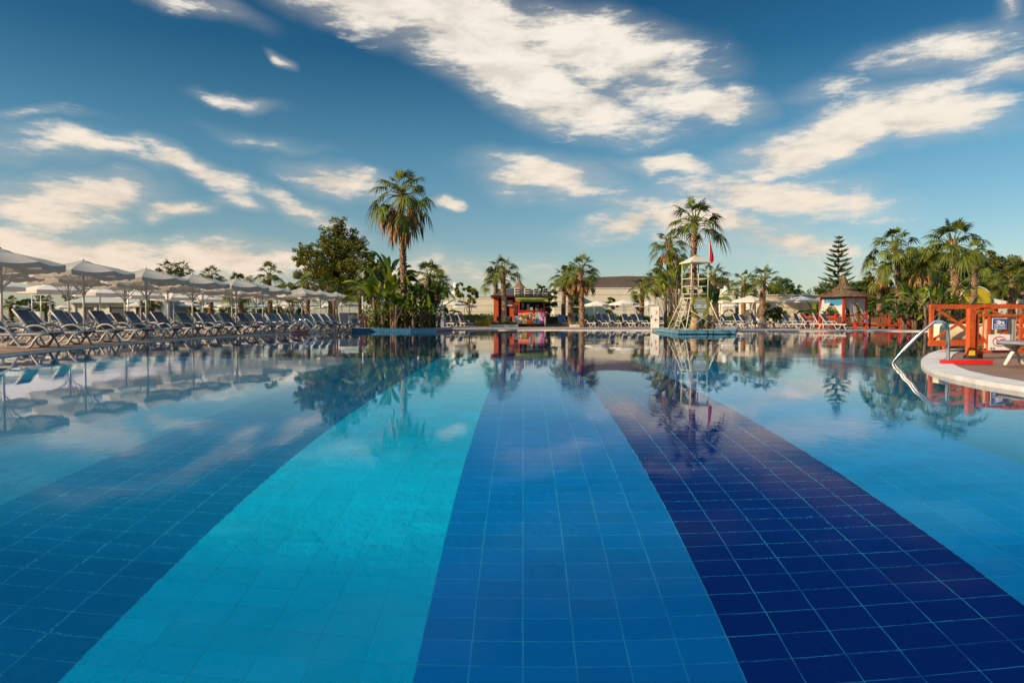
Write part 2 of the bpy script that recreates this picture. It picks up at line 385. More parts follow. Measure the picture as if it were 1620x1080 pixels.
M['mosaic'] = mosaic_mat('blue_mosaic', (0.006, 0.09, 0.22), (0.25, 0.5, 0.6))
M['mosaic_l'] = mosaic_mat('light_blue_mosaic', (0.03, 0.20, 0.33), (0.45, 0.65, 0.7))

# ================================================================ the pool: floor, walls, water
DEPTH = 1.6; TILE = 0.2358; PSI = R(0.95)
def tile_mat():
    m = bpy.data.materials.new('pool_tiles'); m.use_nodes = True; t = NT(m.node_tree)
    p = m.node_tree.nodes['Principled BSDF']
    pos = t.n('ShaderNodeNewGeometry').outputs['Position']
    rot = t.n('ShaderNodeVectorRotate', rotation_type='Z_AXIS', ins={'Vector': pos, 'Angle': PSI}).outputs[0]
    s = t.n('ShaderNodeSeparateXYZ', ins={0: rot}); x, y = s.outputs[0], s.outputs[1]
    band = t.math('DIVIDE', t.math('ADD', x, 0.47), 1.4148)     # bands six tiles wide
    bf = t.math('DIVIDE', t.math('ADD', t.math('FLOOR', band), 8.5), 20.0)
    cy = (0.006, 0.74, 0.98); mb = (0.001, 0.32, 0.74); lb = (0.002, 0.28, 0.52); nv = (0.001, 0.048, 0.27); md = (0.003, 0.46, 0.88); pale = (0.02, 0.40, 0.62)
    seq = {0: pale, 1: lb, 2: cy, 3: mb, 4: pale, 5: pale, 6: lb, 7: cy, 8: mb, 9: nv, 10: md, 11: pale, 12: lb, 13: cy, 14: mb, 15: nv, 16: pale, 17: cy, 18: lb, 19: pale}
    col = t.ramp(bf, [(i/20.0, seq[i]) for i in range(20)], 'CONSTANT')
    def gl(v, size, wd):
        fr = t.math('FRACT', t.math('DIVIDE', v, size))
        d = t.math('MULTIPLY', t.math('MINIMUM', fr, t.math('SUBTRACT', 1.0, fr)), size)
        return t.maprange(d, wd*0.45, wd, 1.0, 0.0)
    col = t.mix(t.math('GREATER_THAN', y, 15.5), col, (0.004, 0.085, 0.19))       # far floor painted darker, in place of light lost in the water
    gx = gl(x, TILE, 0.0038); gy = gl(y, 0.165, 0.0034)
    g = t.math('MAXIMUM', gx, t.math('MULTIPLY', gy, 0.85))
    isc = t.ramp(bf, [(i/20.0, (1.0 if seq[i] == cy or seq[i] == pale else 0.0)) for i in range(20)], 'CONSTANT')
    gcol = t.mix(isc, (0.10, 0.66, 0.84), (0.02, 0.33, 0.45))
    cell = t.n('ShaderNodeCombineXYZ', ins={0: t.math('FLOOR', t.math('DIVIDE', x, TILE)), 1: t.math('FLOOR', t.math('DIVIDE', y, 0.165)), 2: 0.0}).outputs[0]
    wn = t.n('ShaderNodeTexWhiteNoise', noise_dimensions='3D', ins={'Vector': cell}).outputs[0]
    v = t.math('MULTIPLY', t.maprange(wn, 0, 1, 0.93, 1.04, 'LINEAR'), t.maprange(t.noise(pos, 0.7, 3, 0.5), 0.3, 0.7, 0.9, 1.06, 'LINEAR'))
    col = t.mix(1.0, col, t.n('ShaderNodeCombineColor', ins={0: v, 1: v, 2: v}).outputs[0], 'MULTIPLY')
    gn = t.maprange(t.noise(pos, 6.0, 2), 0.3, 0.65, 0.25, 0.8, 'LINEAR')
    col = t.mix(t.math('MULTIPLY', t.math('MULTIPLY', g, gn), t.maprange(isc, 0, 1, 1.0, 0.6, 'LINEAR')), col, gcol)
    # bump imitating rippled water light on the floor, strongest on the pale bands
    rp = t.noise(t.n('ShaderNodeMapping', ins={0: pos, 'Scale': (1.0, 0.7, 1.0)}).outputs[0], 9.0, 3, 0.55, 0.15)
    bmp = t.n('ShaderNodeBump', ins={'Strength': t.math('MULTIPLY', t.maprange(isc, 0, 1, 0.24, 0.50, 'LINEAR'), t.maprange(t.noise(pos, 0.9, 2), 0.40, 0.62, 0.35, 1.0)), 'Distance': 0.09, 'Height': rp}).outputs[0]
    t.nt.links.new(bmp, p.inputs['Normal'])
    grime = t.maprange(t.noise(pos, 3.1, 6, 0.7), 0.62, 0.80, 0.0, 0.22)
    col = t.mix(grime, col, (0.02, 0.10, 0.14))
    t.nt.links.new(col, p.inputs['Base Color']); p.inputs['Roughness'].default_value = 0.35
    p.inputs['Specular IOR Level'].default_value = 0.1
    return m
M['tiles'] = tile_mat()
def water_mat():
    m = bpy.data.materials.new('water'); m.use_nodes = True; t = NT(m.node_tree)
    m.node_tree.nodes.remove(m.node_tree.nodes['Principled BSDF'])
    out = m.node_tree.nodes['Material Output']
    pos = t.n('ShaderNodeNewGeometry').outputs['Position']
    mp = t.n('ShaderNodeMapping', ins={0: pos, 'Scale': (1.0, 0.55, 1.0)}).outputs[0]
    a = t.noise(mp, 0.55, 2, 0.5); b = t.noise(mp, 2.6, 3, 0.55, 0.4); c = t.noise(pos, 9.0, 3, 0.55, 0.6)
    patch = t.maprange(t.noise(pos, 0.22, 2), 0.46, 0.66, 0.12, 1.0)
    jet = t.maprange(t.vmath('LENGTH', t.vmath('MULTIPLY', t.vmath('SUBTRACT', pos, (-1.3, 2.9, 0.0)), (0.75, 0.45, 1.0)), out=1), 1.0, 0.2, 0.0, 0.0030)   # inlet stirring the surface
    c = t.math('MULTIPLY', c, t.math('ADD', 1.0, t.math('DIVIDE', jet, 0.0011)))
    h = t.math('ADD', t.math('MULTIPLY', a, 0.006), t.math('ADD', t.math('MULTIPLY', t.math('MULTIPLY', b, 0.0022), patch), t.math('MULTIPLY', t.math('MULTIPLY', c, 0.0011), patch)))
    bp = t.n('ShaderNodeBump', ins={'Strength': 1.0, 'Distance': 1.0, 'Height': h}).outputs[0]
    rf = t.n('ShaderNodeBsdfRefraction', ins={'Color': (0.93, 0.985, 1.0, 1), 'Roughness': 0.0, 'IOR': 1.333, 'Normal': bp}).outputs[0]
    gs = t.n('ShaderNodeBsdfGlossy', ins={'Color': (1, 1, 1, 1), 'Roughness': 0.0, 'Normal': bp}).outputs[0]
    fr = t.n('ShaderNodeFresnel', ins={'IOR': 1.333, 'Normal': bp}).outputs[0]
    fr = t.math('MULTIPLY', fr, t.maprange(fr, 0.20, 0.55, 0.04, 1.0))   # polarised view
    g = t.n('ShaderNodeMixShader', ins={0: fr, 1: rf, 2: gs})
    t.nt.links.new(g.outputs[0], out.inputs[0])
    return m
M['water'] = water_mat()

DK = 0.04               # deck height over the water
def P2(px, py, z=DK): p = PX(px, py, z); return (p.x, p.y)
left_edge = [(-8.6,-9.0), (-9.2,-2), (-9.7,5), (-10.15,10)] + [P2(*q) for q in ((0,561),(100,550.3),(200,541.5),(300,534.6),(400,529.2),(480,525.8),(535,523.6))]
pen = [P2(557,524.6,0), P2(600,524.8,0), P2(650,524.9,0), P2(690,524.7,0), P2(716,522.2,0)]
far_edge = [P2(720,521.6), P2(860,521.6), P2(1000,521.8), P2(1032,521.9)]
isl = [P2(1036,523.6,0), P2(1073,528.8,0), P2(1120,528.8,0), P2(1163,528.8,0), P2(1164,524.4,0)]
far2 = [P2(1167,523.1), P2(1300,523.1), P2(1440,523.3), P2(1520,523.8), (38.0, 40.0)]
prom_back = [(38.0, 21.0), (20.0, 18.6), P2(1528,551.5), P2(1505,552.3), P2(1486,555), P2(1471,560), P2(1463,566), P2(1459,571), P2(1461,576), P2(1467,581), P2(1480,587), P2(1511,595), P2(1556,604), P2(1620,614)]
prom = prom_back + [(5.6, 6.2), (5.6, 2.0), (5.5, -9.0)]
outline = left_edge + pen + far_edge + isl + far2 + prom
from mathutils.geometry import tessellate_polygon
def poly_sheet(rings, z, up=True):
    vs = [Vector((x, y, z)) for r in rings for x, y in r]
    tris = tessellate_polygon([[Vector((x, y, 0)) for x, y in r] for r in rings])
    fs = []
    for a, b, c in tris:
        n = (vs[b]-vs[a]).cross(vs[c]-vs[a]).z
        fs.append((a, b, c) if (n > 0) == up else (a, c, b))
    return vs, fs
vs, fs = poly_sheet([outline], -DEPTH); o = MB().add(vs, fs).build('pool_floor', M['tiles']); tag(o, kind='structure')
vs, fs = poly_sheet([outline], 0.0); o = MB().add(vs, fs, smooth=True).build('water', M['water']); tag(o, kind='structure')
b = MB(); n = len(outline)
V = [(x, y, -DEPTH) for x, y in outline]+[(x, y, DK-0.004) for x, y in outline]
b.add(V, [(i, (i+1) % n, n+(i+1) % n, n+i) for i in range(n)])
o = b.build('pool_wall', M['mosaic_l']); tag(o, kind='structure')
big = [(-1500,-600), (1500,-600), (1500,2200), (-1500,2200)]
vs, fs = poly_sheet([big, outline], DK-0.008); o = MB().add(vs, fs).build('lawn', M['lawn']); tag(o, kind='structure')
dk = [(-70,-30), (60,-30), (60,75), (-70,75)]
vs, fs = poly_sheet([dk, outline], DK-0.004); o = MB().add(vs, fs).build('pool_deck', M['deck']); tag(o, kind='structure')

def offset(line, w):        # outward (to the left of travel for this clockwise outline)
    out = []
    for i, p in enumerate(line):
        a = Vector(line[max(i-1, 0)]); c = Vector(line[min(i+1, len(line)-1)]); d = (c-a).normalized()
        out.append((p[0]-d.y*w, p[1]+d.x*w))
    return out
def strip(name, line, w, z0, z1, m, over=0.03, kind='structure'):
    """a coping stone course: face, top and back"""
    a = offset(line, -over); c = offset(line, w); n = len(line)
    V = [(x, y, z0) for x, y in a]+[(x, y, z1) for x, y in a]+[(x, y, z1) for x, y in c]+[(x, y, z0) for x, y in c]
    Fc = []
    for i in range(n-1):
        for k in range(4): k2 = (k+1) % 4; Fc.append((k*n+i, k*n+i+1, k2*n+i+1, k2*n+i))
    Fc += [(0, n, 2*n, 3*n), (n-1, 4*n-1, 3*n-1, 2*n-1)]
    o = MB().add(V, Fc).build(name, m); return tag(o, kind=kind)
strip('pool_kerb', left_edge, 0.05, -0.05, 0.028, M['rim'])
strip('pool_kerb', far_edge, 0.35, -0.05, DK+0.012, M['rim'])
strip('pool_kerb', far2, 0.35, -0.05, DK+0.012, M['rim'])
strip('pool_kerb', prom, 0.42, -0.02, DK+0.016, M['rim'], 0.02)
strip('timber_margin', offset(left_edge, .03), 0.80, -0.01, DK+0.009, M['promdeck'], 0.0)
pd = offset(prom, 0.415); pd = pd + [(45, -9), (45, 22)]
vs, fs = poly_sheet([pd], DK+0.003); o = MB().add(vs, fs).build('promontory_deck', M['promdeck']); tag(o, kind='structure')
# the two raised planting platforms with mosaic faces
def platform(line, back, name, m):
    poly = list(line)+back
    b = MB().prism(poly[::-1], -DEPTH, 0.185, 0, None, 1)
    o = b.build(name, [m, M['concrete']]); tag(o, kind='structure')
    strip(name+'_kerb', line, 0.22, 0.16, 0.205, m, 0.02)
platform(pen, [(pen[-1][0]-.4, 47.5), (pen[0][0]-.3, 47.5)], 'planted_platform', M['mosaic'])
platform(isl, [(XD(1168, 47), 47), (XD(1043, 47), 47)], 'tower_platform', M['mosaic_l'])

# ================================================================ vegetation
def fan(b, base, out, side, nrm, rad, nb, droop, rg, spread=115, mi=0):
    """one palmate leaf: blades joined for their first part, tips hanging"""
    for k in range(nb):
        f = -1+2*(k+.5)/nb; ph = R(spread)*f
        d = out*math.cos(ph)+side*math.sin(ph)
        s = nrm.cross(d).normalized()
        L = rad*(1-.28*abs(f))*rg.uniform(.86, 1.08); hw = rad*R(spread)/nb*0.60
        dr = droop*rg.uniform(.7, 1.3)
        pts = []
        for t, wq in ((0.04, .15), (.42, 1.0), (.70, .62), (1.0, .06)):
            p = base+d*(L*t*(1 if t < .7 else .93)) - Vector((0, 0, 1))*(dr*L*max(0, t-.33)**1.7*1.6)
            p = p+nrm*(.05*rad*(1 if k % 2 else -1)*min(t, .4))
            pts.append((p-s*hw*wq*L/rad, p+s*hw*wq*L/rad))
        V = [q for a in pts for q in a]
        b.add(V, [(2*i, 2*i+1, 2*i+3, 2*i+2) for i in range(3)], mi)
def palm_crown(seed, n=34, pet=1.0, rad=0.95, droop=.8, top=80, low=-45, nb=20):
    rg = random.Random(seed); b = MB()
    for i in range(n):
        f = i/(n-1); el = R(top+(low-top)*(f**.85)+rg.uniform(-8, 8)); az = i*2.39996+rg.uniform(-.3, .3)
        h = Vector((math.cos(az), math.sin(az), 0)); d0 = h*math.cos(el)+Vector((0,0,1))*math.sin(el)
        pl = pet*rg.uniform(.8, 1.15)*(0.75+.35*f)
        p0 = h*.10+Vector((0,0,-.05-.35*f)); p1 = p0+d0*pl*.55; sag = Vector((0,0,-1))*pl*(.10+.22*math.cos(el))
        p2 = p0+d0*pl+sag
        b.tube([p0, p1, p2], [.030, .020, .014], 4, 1, False)
        d2 = (p2-p1).normalized(); side = d2.cross(Vector((0,0,1)))
        if side.length < .1: side = Vector((-math.sin(az), math.cos(az), 0))
        side.normalize(); tw = rg.uniform(-.5, .5)
        nrm = side.cross(d2).normalized(); side2 = side*math.cos(tw)+nrm*math.sin(tw); nrm2 = side2.cross(d2).normalized()
        fan(b, p2, d2, side2, nrm2, rad*rg.uniform(.85, 1.12)*(.85 if f < .15 else 1), nb, droop*(.5+.9*f), rg)
    return b.mesh('palm_crown', [M['frond'], M['frond_y']])
def palm_skirt(seed, n=26, L=1.7):
    rg = random.Random(seed); b = MB()
    for i in range(n):
        az = i*2.39996; h = Vector((math.cos(az), math.sin(az), 0)); z = -.35-rg.uniform(0, .9)
        p0 = h*.15+Vector((0,0,z+.2)); p1 = h*rg.uniform(.35, .75)+Vector((0,0,z-.25))
        b.tube([p0, p1], .015, 4, 0, False)
        for k in range(14):
            a2 = az+rg.uniform(-.55, .55); r2 = rg.uniform(.25, .95); q = p1+Vector((math.cos(a2)*r2*.4, math.sin(a2)*r2*.4, -rg.uniform(.5, 1)*L*.7)); s = Vector((-math.sin(a2), math.cos(a2), 0))*.035
            m_ = (p1+q)/2+Vector((math.cos(a2), math.sin(a2), 0))*.10
            b.add([p1-s, p1+s, m_+s*1.2, m_-s*1.2, q], [(0,1,2,3), (3,2,4)])
    return b.mesh('dry_skirt', [M['frond_dead']])
def palm_trunk(seed, H, r0, r1, lean=(0,0), boots=1.0, smooth_to=0.0):
    """ringed, boot-studded trunk from the ground to the crown"""
    rg = random.Random(seed); b = MB(); ns = max(8, int(H*3)); pts = []; rad = []
    for i in range(ns+1):
        t = i/ns; c = Vector((lean[0]*t*t+.04*math.sin(t*5+seed), lean[1]*t*t+.04*math.cos(t*4+seed), H*t))
        pts.append(c); rad.append((r0+(r1-r0)*t)*(1+.22*math.exp(-t*H*2.2))*rg.uniform(.95, 1.05))
    b.tube(pts, rad, 12, 0)
    if smooth_to: b.tube([p for p in pts if p.z <= smooth_to], [r*1.12 for p, r in zip(pts, rad) if p.z <= smooth_to], 14, 1)
    nbt = int(H*34*boots)
    for i in range(nbt):
        t = (i+.5)/nbt
        if t*H < smooth_to: continue
        j = min(ns-1, int(t*ns)); c = pts[j].lerp(pts[j+1], t*ns-j); r = rad[j]
        a = i*2.39996+rg.uniform(-.2, .2); h = Vector((math.cos(a), math.sin(a), 0)); s = Vector((-h.y, h.x, 0)); w_ = r*.34
        o_ = h*(r*rg.uniform(1.2, 1.6)); zz = Vector((0,0,1))
        q = c+o_+zz*rg.uniform(.10, .17)
        b.add([c+h*r*.93-s*w_-zz*.05, c+h*r*.93+s*w_-zz*.05, q+s*w_*.35, q-s*w_*.35, c+h*r*.9+zz*.08], [(0,1,2,3), (3,2,4), (0,3,4), (1,4,2)], 2)
    return b.mesh('palm_trunk', [M['palmbark'], M['palmsmooth'], M['boot']]), pts[-1]
CROWNS = [palm_crown(11, 23, .98, .76, .52, 84, -14), palm_crown(12, 20, .95, .74, .62, 80, -26), palm_crown(13, 19, .92, .80, .45, 84, -10), palm_crown(14, 27, 1.10, .78, .70, 84, -30), palm_crown(15, 17, .98, .78, .55, 80, -18)]
SKIRTS = [palm_skirt(3), palm_skirt(4, 20, 1.2)]
def palm(px, topy, D, crown, cs, r, label, seed, skirt=None, lean=(0,0), base=DK, group='fan palms around the pool', smooth_to=0.0, trunkpx=None, H=None, ss=1.0):
    X = XD(px if trunkpx is None else trunkpx, D)
    ztop = ZD(topy, D)-base; Hc = H or ztop-1.38*cs
    root = empty('fan_palm', (X, D, base), 0, label, 'palm', group)
    me, tip = palm_trunk(seed, Hc, r*.84, r*.66, lean, smooth_to=smooth_to)
    link('trunk', me, root)
    c = link('crown', CROWNS[crown], root, tip, seed*1.7); c.scale = (cs, cs, cs*1.0)
    if skirt is not None: s = link('dry_skirt', SKIRTS[skirt], root, tip+Vector((0,0,.0)), seed); s.scale = (cs*ss,)*3
    return root
# hero on the planted platform, then by column of the photograph
palm(640, 252, 42.0, 3, 1.30, .24, 'tall fan palm with a brown skirt of dead fronds on the planted platform', 1, 0, (-.08, 0), .185, trunkpx=639, ss=1.12)
palm(1098, 299, 34.8, 0, 1.02, .20, 'tall thick-trunked fan palm with a smooth wrapped base behind the lifeguard tower', 2, None, (-.02, 0), .185, smooth_to=.9)
palm(1056, 350, 45.5, 1, .98, .26, 'shaggy fan palm beside the tower palm, leaning over the yellow-green shrub', 3, 1, (-.1, 0), trunkpx=1060)
palm(1412, 347, 50.0, 3, 1.22, .26, 'tall fan palm with a studded trunk leaning left between gazebo and daybed', 4, None, (-.55, 0), trunkpx=1424)
palm(1509, 332, 45.0, 0, 1.38, .30, 'tallest fan palm on the east side, wide crown above the cream daybed', 5, None, (-.35, 0), trunkpx=1513)
palm(797, 394, 57.0, 2, 1.10, .25, 'fan palm with a pale smooth lower trunk directly in front of the red kiosk', 6, None, (-.05, 0), smooth_to=2.6)
palm(785, 413, 63.0, 4, 1.05, .24, 'shorter fan palm rising behind the dark roof of the red kiosk', 7)
palm(921, 393, 57.0, 0, 1.15, .26, 'tallest of three fan palms in front of the long cream building', 8, 1, (-.1, 0))
palm(903, 410, 59.5, 4, .95, .24, 'middle palm of the trio in front of the long cream building', 9, 1)
palm(892, 411, 62.5, 1, .95, .22, 'slim palm at the kiosk side of the trio before the cream building', 10)
palm(1015, 429, 66.0, 4, .95, .27, 'short fan palm before the brown roof, nearer the trio of palms', 11)
palm(1039, 416, 63.0, 0, 1.00, .27, 'short fan palm before the brown roof, just beside the shaggy palm', 12)
palm(1129, 404, 50.0, 2, .98, .24, 'fan palm just right of the red flag', 13, None, (-.2, 0), trunkpx=1132)
palm(1176, 417, 60.0, 1, 1.02, .24, 'shorter of the two palms above the white parasols, nearer the tower', 14)
palm(1207, 407, 55.5, 2, 1.16, .27, 'taller of the two palms above the white parasols, nearer the pale wall', 15)
palm(1392, 402, 60.0, 1, 1.0, .26, 'smaller fan palm just behind the gazebo roof', 16, 1)
palm(1541, 372, 58.0, 4, 1.15, .27, 'fan palm half behind the tallest eastern palm, by the glazed arch', 17)
palm(1600, 406, 50.0, 2, 1.0, .29, 'stout fan palm above the pair of parasols behind the daybed', 18)
palm(1459, 384, 58.0, 4, 1.15, .26, 'bushy palm between the leaning palm and the tallest eastern palm', 19, 1)
palm(1552, 405, 70.0, 0, 1.05, .25, 'low distant palm seen just past the glazed arch', 20)
palm(268, 402, 80.0, 2, 1.20, .3, 'distant palm, thicker-topped one of the close pair above the parasols', 21)
palm(288, 404, 82.0, 1, 1.10, .3, 'distant palm, shaggy one of the close pair above the parasols', 22)
palm(334, 413, 76.0, 0, 1.15, .3, 'distant palm standing alone just beyond the close pair', 23)
palm(380, 422, 70.0, 3, 1.25, .3, 'wide low-crowned palm between two distant single palms', 24)
palm(427, 407, 72.0, 4, 1.20, .27, 'distant single palm with a visible slim trunk beside the big broadleaf tree', 25)
palm(168, 449, 84.0, 4, 1.05, .3, 'small palm behind the pale pavilion roof', 26)
palm(18, 463, 86.0, 0, .85, .25, 'tiny far palm seen beneath the parasol closest to the camera', 27)
palm(72, 460, 92.0, 1, .95, .25, 'tiny far palm with a reddish trunk beside the mast frame', 28)
palm(240, 453, 74.0, 3, .85, .27, 'dark low palm beside the pavilion, under the third parasol', 29)
palm(486, 419, 55.0, 1, .98, .22, 'leafy palm in front of the big tree, over the parasol tops', 30)
palm(522, 424, 56.0, 4, .92, .20, 'palm with a thin reddish trunk in front of the middle of the big tree', 31)
palm(571, 428, 49.0, 2, .98, .20, 'palm with a straight brown trunk beside the life ring post', 32)
palm(678, 402, 54.0, 0, 1.12, .26, 'taller palm of the leafy pair east of the planted platform', 33, 1)
palm(694, 419, 56.0, 4, 1.0, .22, 'shorter palm of the leafy pair east of the planted platform', 34)
palm(1273, 450, 82.0, 2, .95, .28, 'small palm above the pale plank wall', 35)
palm(1243, 447, 88.0, 1, .95, .25, 'low dark palm tuft past the pale turret', 36)
palm(1160, 448, 86.0, 1, .95, .25, 'low palm beside the first grey roof turret', 37)

palm(1341, 440, 74.0, 0, .95, .25, 'low palm tuft just beside the tiered conifer trunk', 38)
palm(1356, 446, 70.0, 1, .9, .25, 'low palm tuft between the conifer and the gazebo spire', 39)
palm(1480, 398, 62.0, 2, 1.05, .25, 'palm half hidden behind the very tall banana plant', 40, 1)
palm(1575, 420, 66.0, 1, 1.05, .25, 'shaggy palm tucked into the olive-green tree over the parasol pair', 41)
palm(1616, 424, 62.0, 4, 1.0, .25, 'pale-green palm at the eastern frame edge', 42)
palm(1436, 428, 66.0, 4, .9, .25, 'short palm beside the blue slide tubes', 43)

def leaf_cloud(b, c, rad, n, size, rg, mi=0, flat=1.0, hollow=.35):
    for _ in range(n):
        while True:
            d = Vector((rg.uniform(-1,1), rg.uniform(-1,1), rg.uniform(-1,1)))
            if hollow < d.length < 1: break
        p = c+Vector((d.x*rad, d.y*rad, d.z*rad*flat))
        a = Vector((rg.gauss(0,1), rg.gauss(0,1), rg.gauss(0,.7))).normalized(); e = a.cross(Vector((rg.gauss(0,1), rg.gauss(0,1), rg.gauss(0,1)))).normalized()
        s = size*rg.uniform(.6, 1.3)
        b.add([p-a*s, p+e*s*.42, p+a*s, p-e*s*.42], [(0,1,2,3)], mi)
def tree_crown(seed, clumps, cr, leaves, size, mats, shape=None, fl=.8):
    """clumps: list of (x, y, z, r); leaves spread through each clump"""
    rg = random.Random(seed); b = MB(); tot = sum(c[3]**2 for c in clumps)
    for x, y, z, r in clumps:
        k = int(leaves*r*r/tot)
        sub = max(5, int(k/55))
        for _ in range(sub):
            gg = lambda s: max(-1.35, min(1.35, rg.gauss(0, 1)))*s
            q = Vector((x+gg(r*.62), y+gg(r*.62), z+gg(r*.56)))
            leaf_cloud(b, q, r*rg.uniform(.28, .50), k//sub, size, rg, rg.randrange(len(mats)), fl, .1)
    return b.mesh('crown', mats)
def tree_trunk(seed, H, r, clumps, m=None):
    rg = random.Random(seed); b = MB()
    b.tube([(0,0,0), (.05*H*.2, 0, H*.25), (0, .03*H, H*.5), (.02*H, 0, H*.8)], [r*1.3, r, r*.75, r*.35], 9)
    for x, y, z, cr in clumps:
        z0 = H*rg.uniform(.15, .5); p0 = Vector((0, 0, z0)); p2 = Vector((x, y, z)); p1 = p0.lerp(p2, .5)+Vector((0, 0, -.06*H))
        b.tube([p0, p1, p2], [r*.45, r*.28, r*.08], 6)
    return b.mesh('trunk', [m or M['bark']])
def tree(name, px, D, clumps, leaves, size, mats, label, cat='tree', group=None, seed=1, r=.2, H=None, base=DK):
    root = empty(name, (XD(px, D), D, base), 0, label, cat, group)
    H = H or max(c[2] for c in clumps)
    link('trunk', tree_trunk(seed, H, r, clumps), root)
    link('crown', tree_crown(seed, clumps, 0, leaves, size, mats), root)
    return root
# big poplar-like broadleaf, an uneven cone of separate clumps: columns / rows of the photograph at 62 m
def cl(D, px0, lst, rg):
    return [((q[0]-px0)*D/F, rg.uniform(-1.2, 1.2), ZD(q[1], D)-DK, q[2]*D/F) for q in lst]
rg = random.Random(5)
big_cl = cl(62, 528, [(537,356,13),(520,372,15),(548,374,15),(563,388,16),(528,395,20),(505,390,14),(490,396,12),(478,405,12),(468,412,9),(545,404,22),(575,412,15),(515,418,20),(495,422,16),(560,430,20),(535,432,22),(508,445,18),(580,398,8),(590,430,13),(480,440,12),(545,455,20),(570,458,18)], rg)
tree('broadleaf_tree', 528, 62, big_cl, 36000, .105, [M['leaf'], M['leaf'], M['leaf_o']], 'big airy broadleaf tree rising behind the parasols of the west deck', seed=5, r=.28, group=None)
tree('broadleaf_tree', 598, 58, cl(58, 598, [(592,412,12),(604,425,15),(590,440,16),(610,448,16),(596,466,16)], rg), 5000, .14, [M['leaf_d'], M['leaf']], 'dark green tree wedged between the big broadleaf tree and the tallest palm', seed=6, r=.15)
tree('broadleaf_tree', 462, 66, cl(66, 462, [(462,462,12),(450,468,10),(474,458,12),(440,474,8)], rg), 2600, .15, [M['leaf'], M['leaf_o']], 'low rounded tree at the foot of the big broadleaf tree', seed=7, r=.15)
tree('broadleaf_tree', 742, 82, cl(82, 742, [(730,462,9),(742,456,9),(752,464,8),(735,474,9),(748,474,8),(726,452,6)], rg), 1500, .17, [M['leaf'], M['leaf_d']], 'sparse small tree over the cream wall, west of the kiosk', seed=8, r=.12)
tree('broadleaf_tree', 868, 66, cl(66, 868, [(866,480,12),(872,466,9),(862,492,9),(858,457,5),(852,452,4)], rg), 2400, .14, [M['leaf'], M['leaf_d']], 'leafy green shrub tree hugging the east side of the kiosk', seed=9, r=.10)
tree('broadleaf_tree', 912, 68, cl(68, 912, [(912,474,9),(912,486,10),(911,466,7)], rg), 2200, .13, [M['leaf_d'], M['leaf']], 'narrow clipped tree behind the trio of palms', seed=10, r=.10)
for i, (px, y, r_, D, lb) in enumerate([(966,478,7,78,'small round treetop above the parasols, nearer the trio of palms'), (1007,474,6,78,'small round treetop above the parasols under the short palms'), (1225,488,12,52,'round green bush at the end of the pale plank wall')]):
    tree('round_bush', px, D, cl(D, px, [(px,y,r_),(px-4,y+6,r_*.8),(px+5,y+7,r_*.8),(px,y+12,r_)], rg), 1300, .14, [M['leaf_d'], M['leaf']], lb, 'bush', seed=30+i, r=.08)
# eastern thicket
TH = [
 (1310, 72, [(1310,470,16),(1295,480,13),(1325,465,15),(1340,472,14),(1305,490,14),(1330,455,10),(1290,468,8)], 'leaf_o', 'olive tree in front of the tall tiered conifer'),
 (1365, 66, [(1365,462,14),(1350,470,12),(1380,472,13),(1360,448,9),(1385,458,10),(1372,488,14)], 'leaf', 'green tree peeping out behind the gazebo thatch'),
 (1402, 64, [(1405,470,12),(1395,485,12),(1415,490,13)], 'leaf_d', 'dark shrubby tree beneath the small palm by the gazebo'),
 (1440, 62, [(1445,405,11),(1455,420,14),(1435,430,13),(1465,440,14),(1445,450,16),(1470,410,11),(1475,460,15),(1440,470,15)], 'leaf_o', 'tall yellow-green tree behind the banana plants'),
 (1480, 63, [(1482,405,13),(1490,425,15),(1482,450,15),(1495,470,15),(1485,490,14)], 'leaf', 'dense mid-green tree close behind the tallest eastern palm trunk'),
 (1530, 70, [(1530,415,13),(1545,430,15),(1525,440,16),(1555,450,15),(1535,465,16)], 'leaf_d', 'dark dense tree behind the glazed arch'),
 (1572, 72, [(1570,412,12),(1585,425,14),(1565,435,15),(1592,440,14),(1578,458,18),(1560,470,14)], 'leaf_o', 'broad olive-green tree over the pair of parasols'),
 (1612, 74, [(1608,420,12),(1622,430,15),(1612,448,16),(1630,460,18),(1605,470,14)], 'leaf', 'broad green tree at the eastern edge behind the stout palm'),
 (1655, 74, [(1650,430,16),(1665,440,18),(1655,465,20)], 'leaf_o', 'broad olive tree just past the eastern edge of the thicket'),
 (1300, 95, [(1215,462,8),(1228,458,9),(1242,452,9),(1255,460,8),(1235,468,10),(1262,468,9),(1210,470,8)], 'leaf_d', 'line of dark treetops over the pale plank wall'),
]
for i, (px, D, q, mk, lb) in enumerate(TH):
    if px == 1300: px = 1236
    tree('broadleaf_tree', px, D, cl(D, px, [(a_, b_, c_*1.25) for a_, b_, c_ in q], rg), 9000, .15, [M[mk], M[mk], M['leaf_d']], lb, group='trees of the eastern thicket', seed=40+i, r=.2)
for i, (px, D, y, w_, lb) in enumerate([(135, 100, 459, 22, 'dark treetops behind the pale pavilion roof, over its middle'), (205, 98, 470, 16, 'low dark treetops at the east end of the pale pavilion'), (300, 96, 480, 30, 'long low dark trees behind the far parasols, west part'), (380, 96, 482, 30, 'long low dark trees behind the far parasols, middle part'), (450, 92, 484, 26, 'long low dark trees behind the far parasols, east part'), (48, 102, 474, 20, 'low dark treetops behind the mast frame')]):
    tree('broadleaf_tree', px, D, cl(D, px, [(px-w_,y+8,10),(px-w_*.4,y+3,11),(px+w_*.3,y+2,11),(px+w_,y+7,10),(px,y+14,14),(px-w_*.8,y+18,13),(px+w_*.8,y+18,13)], rg), 2600, .2, [M['leaf_d'], M['leaf']], lb, group='low trees beyond the west deck', seed=60+i, r=.2)

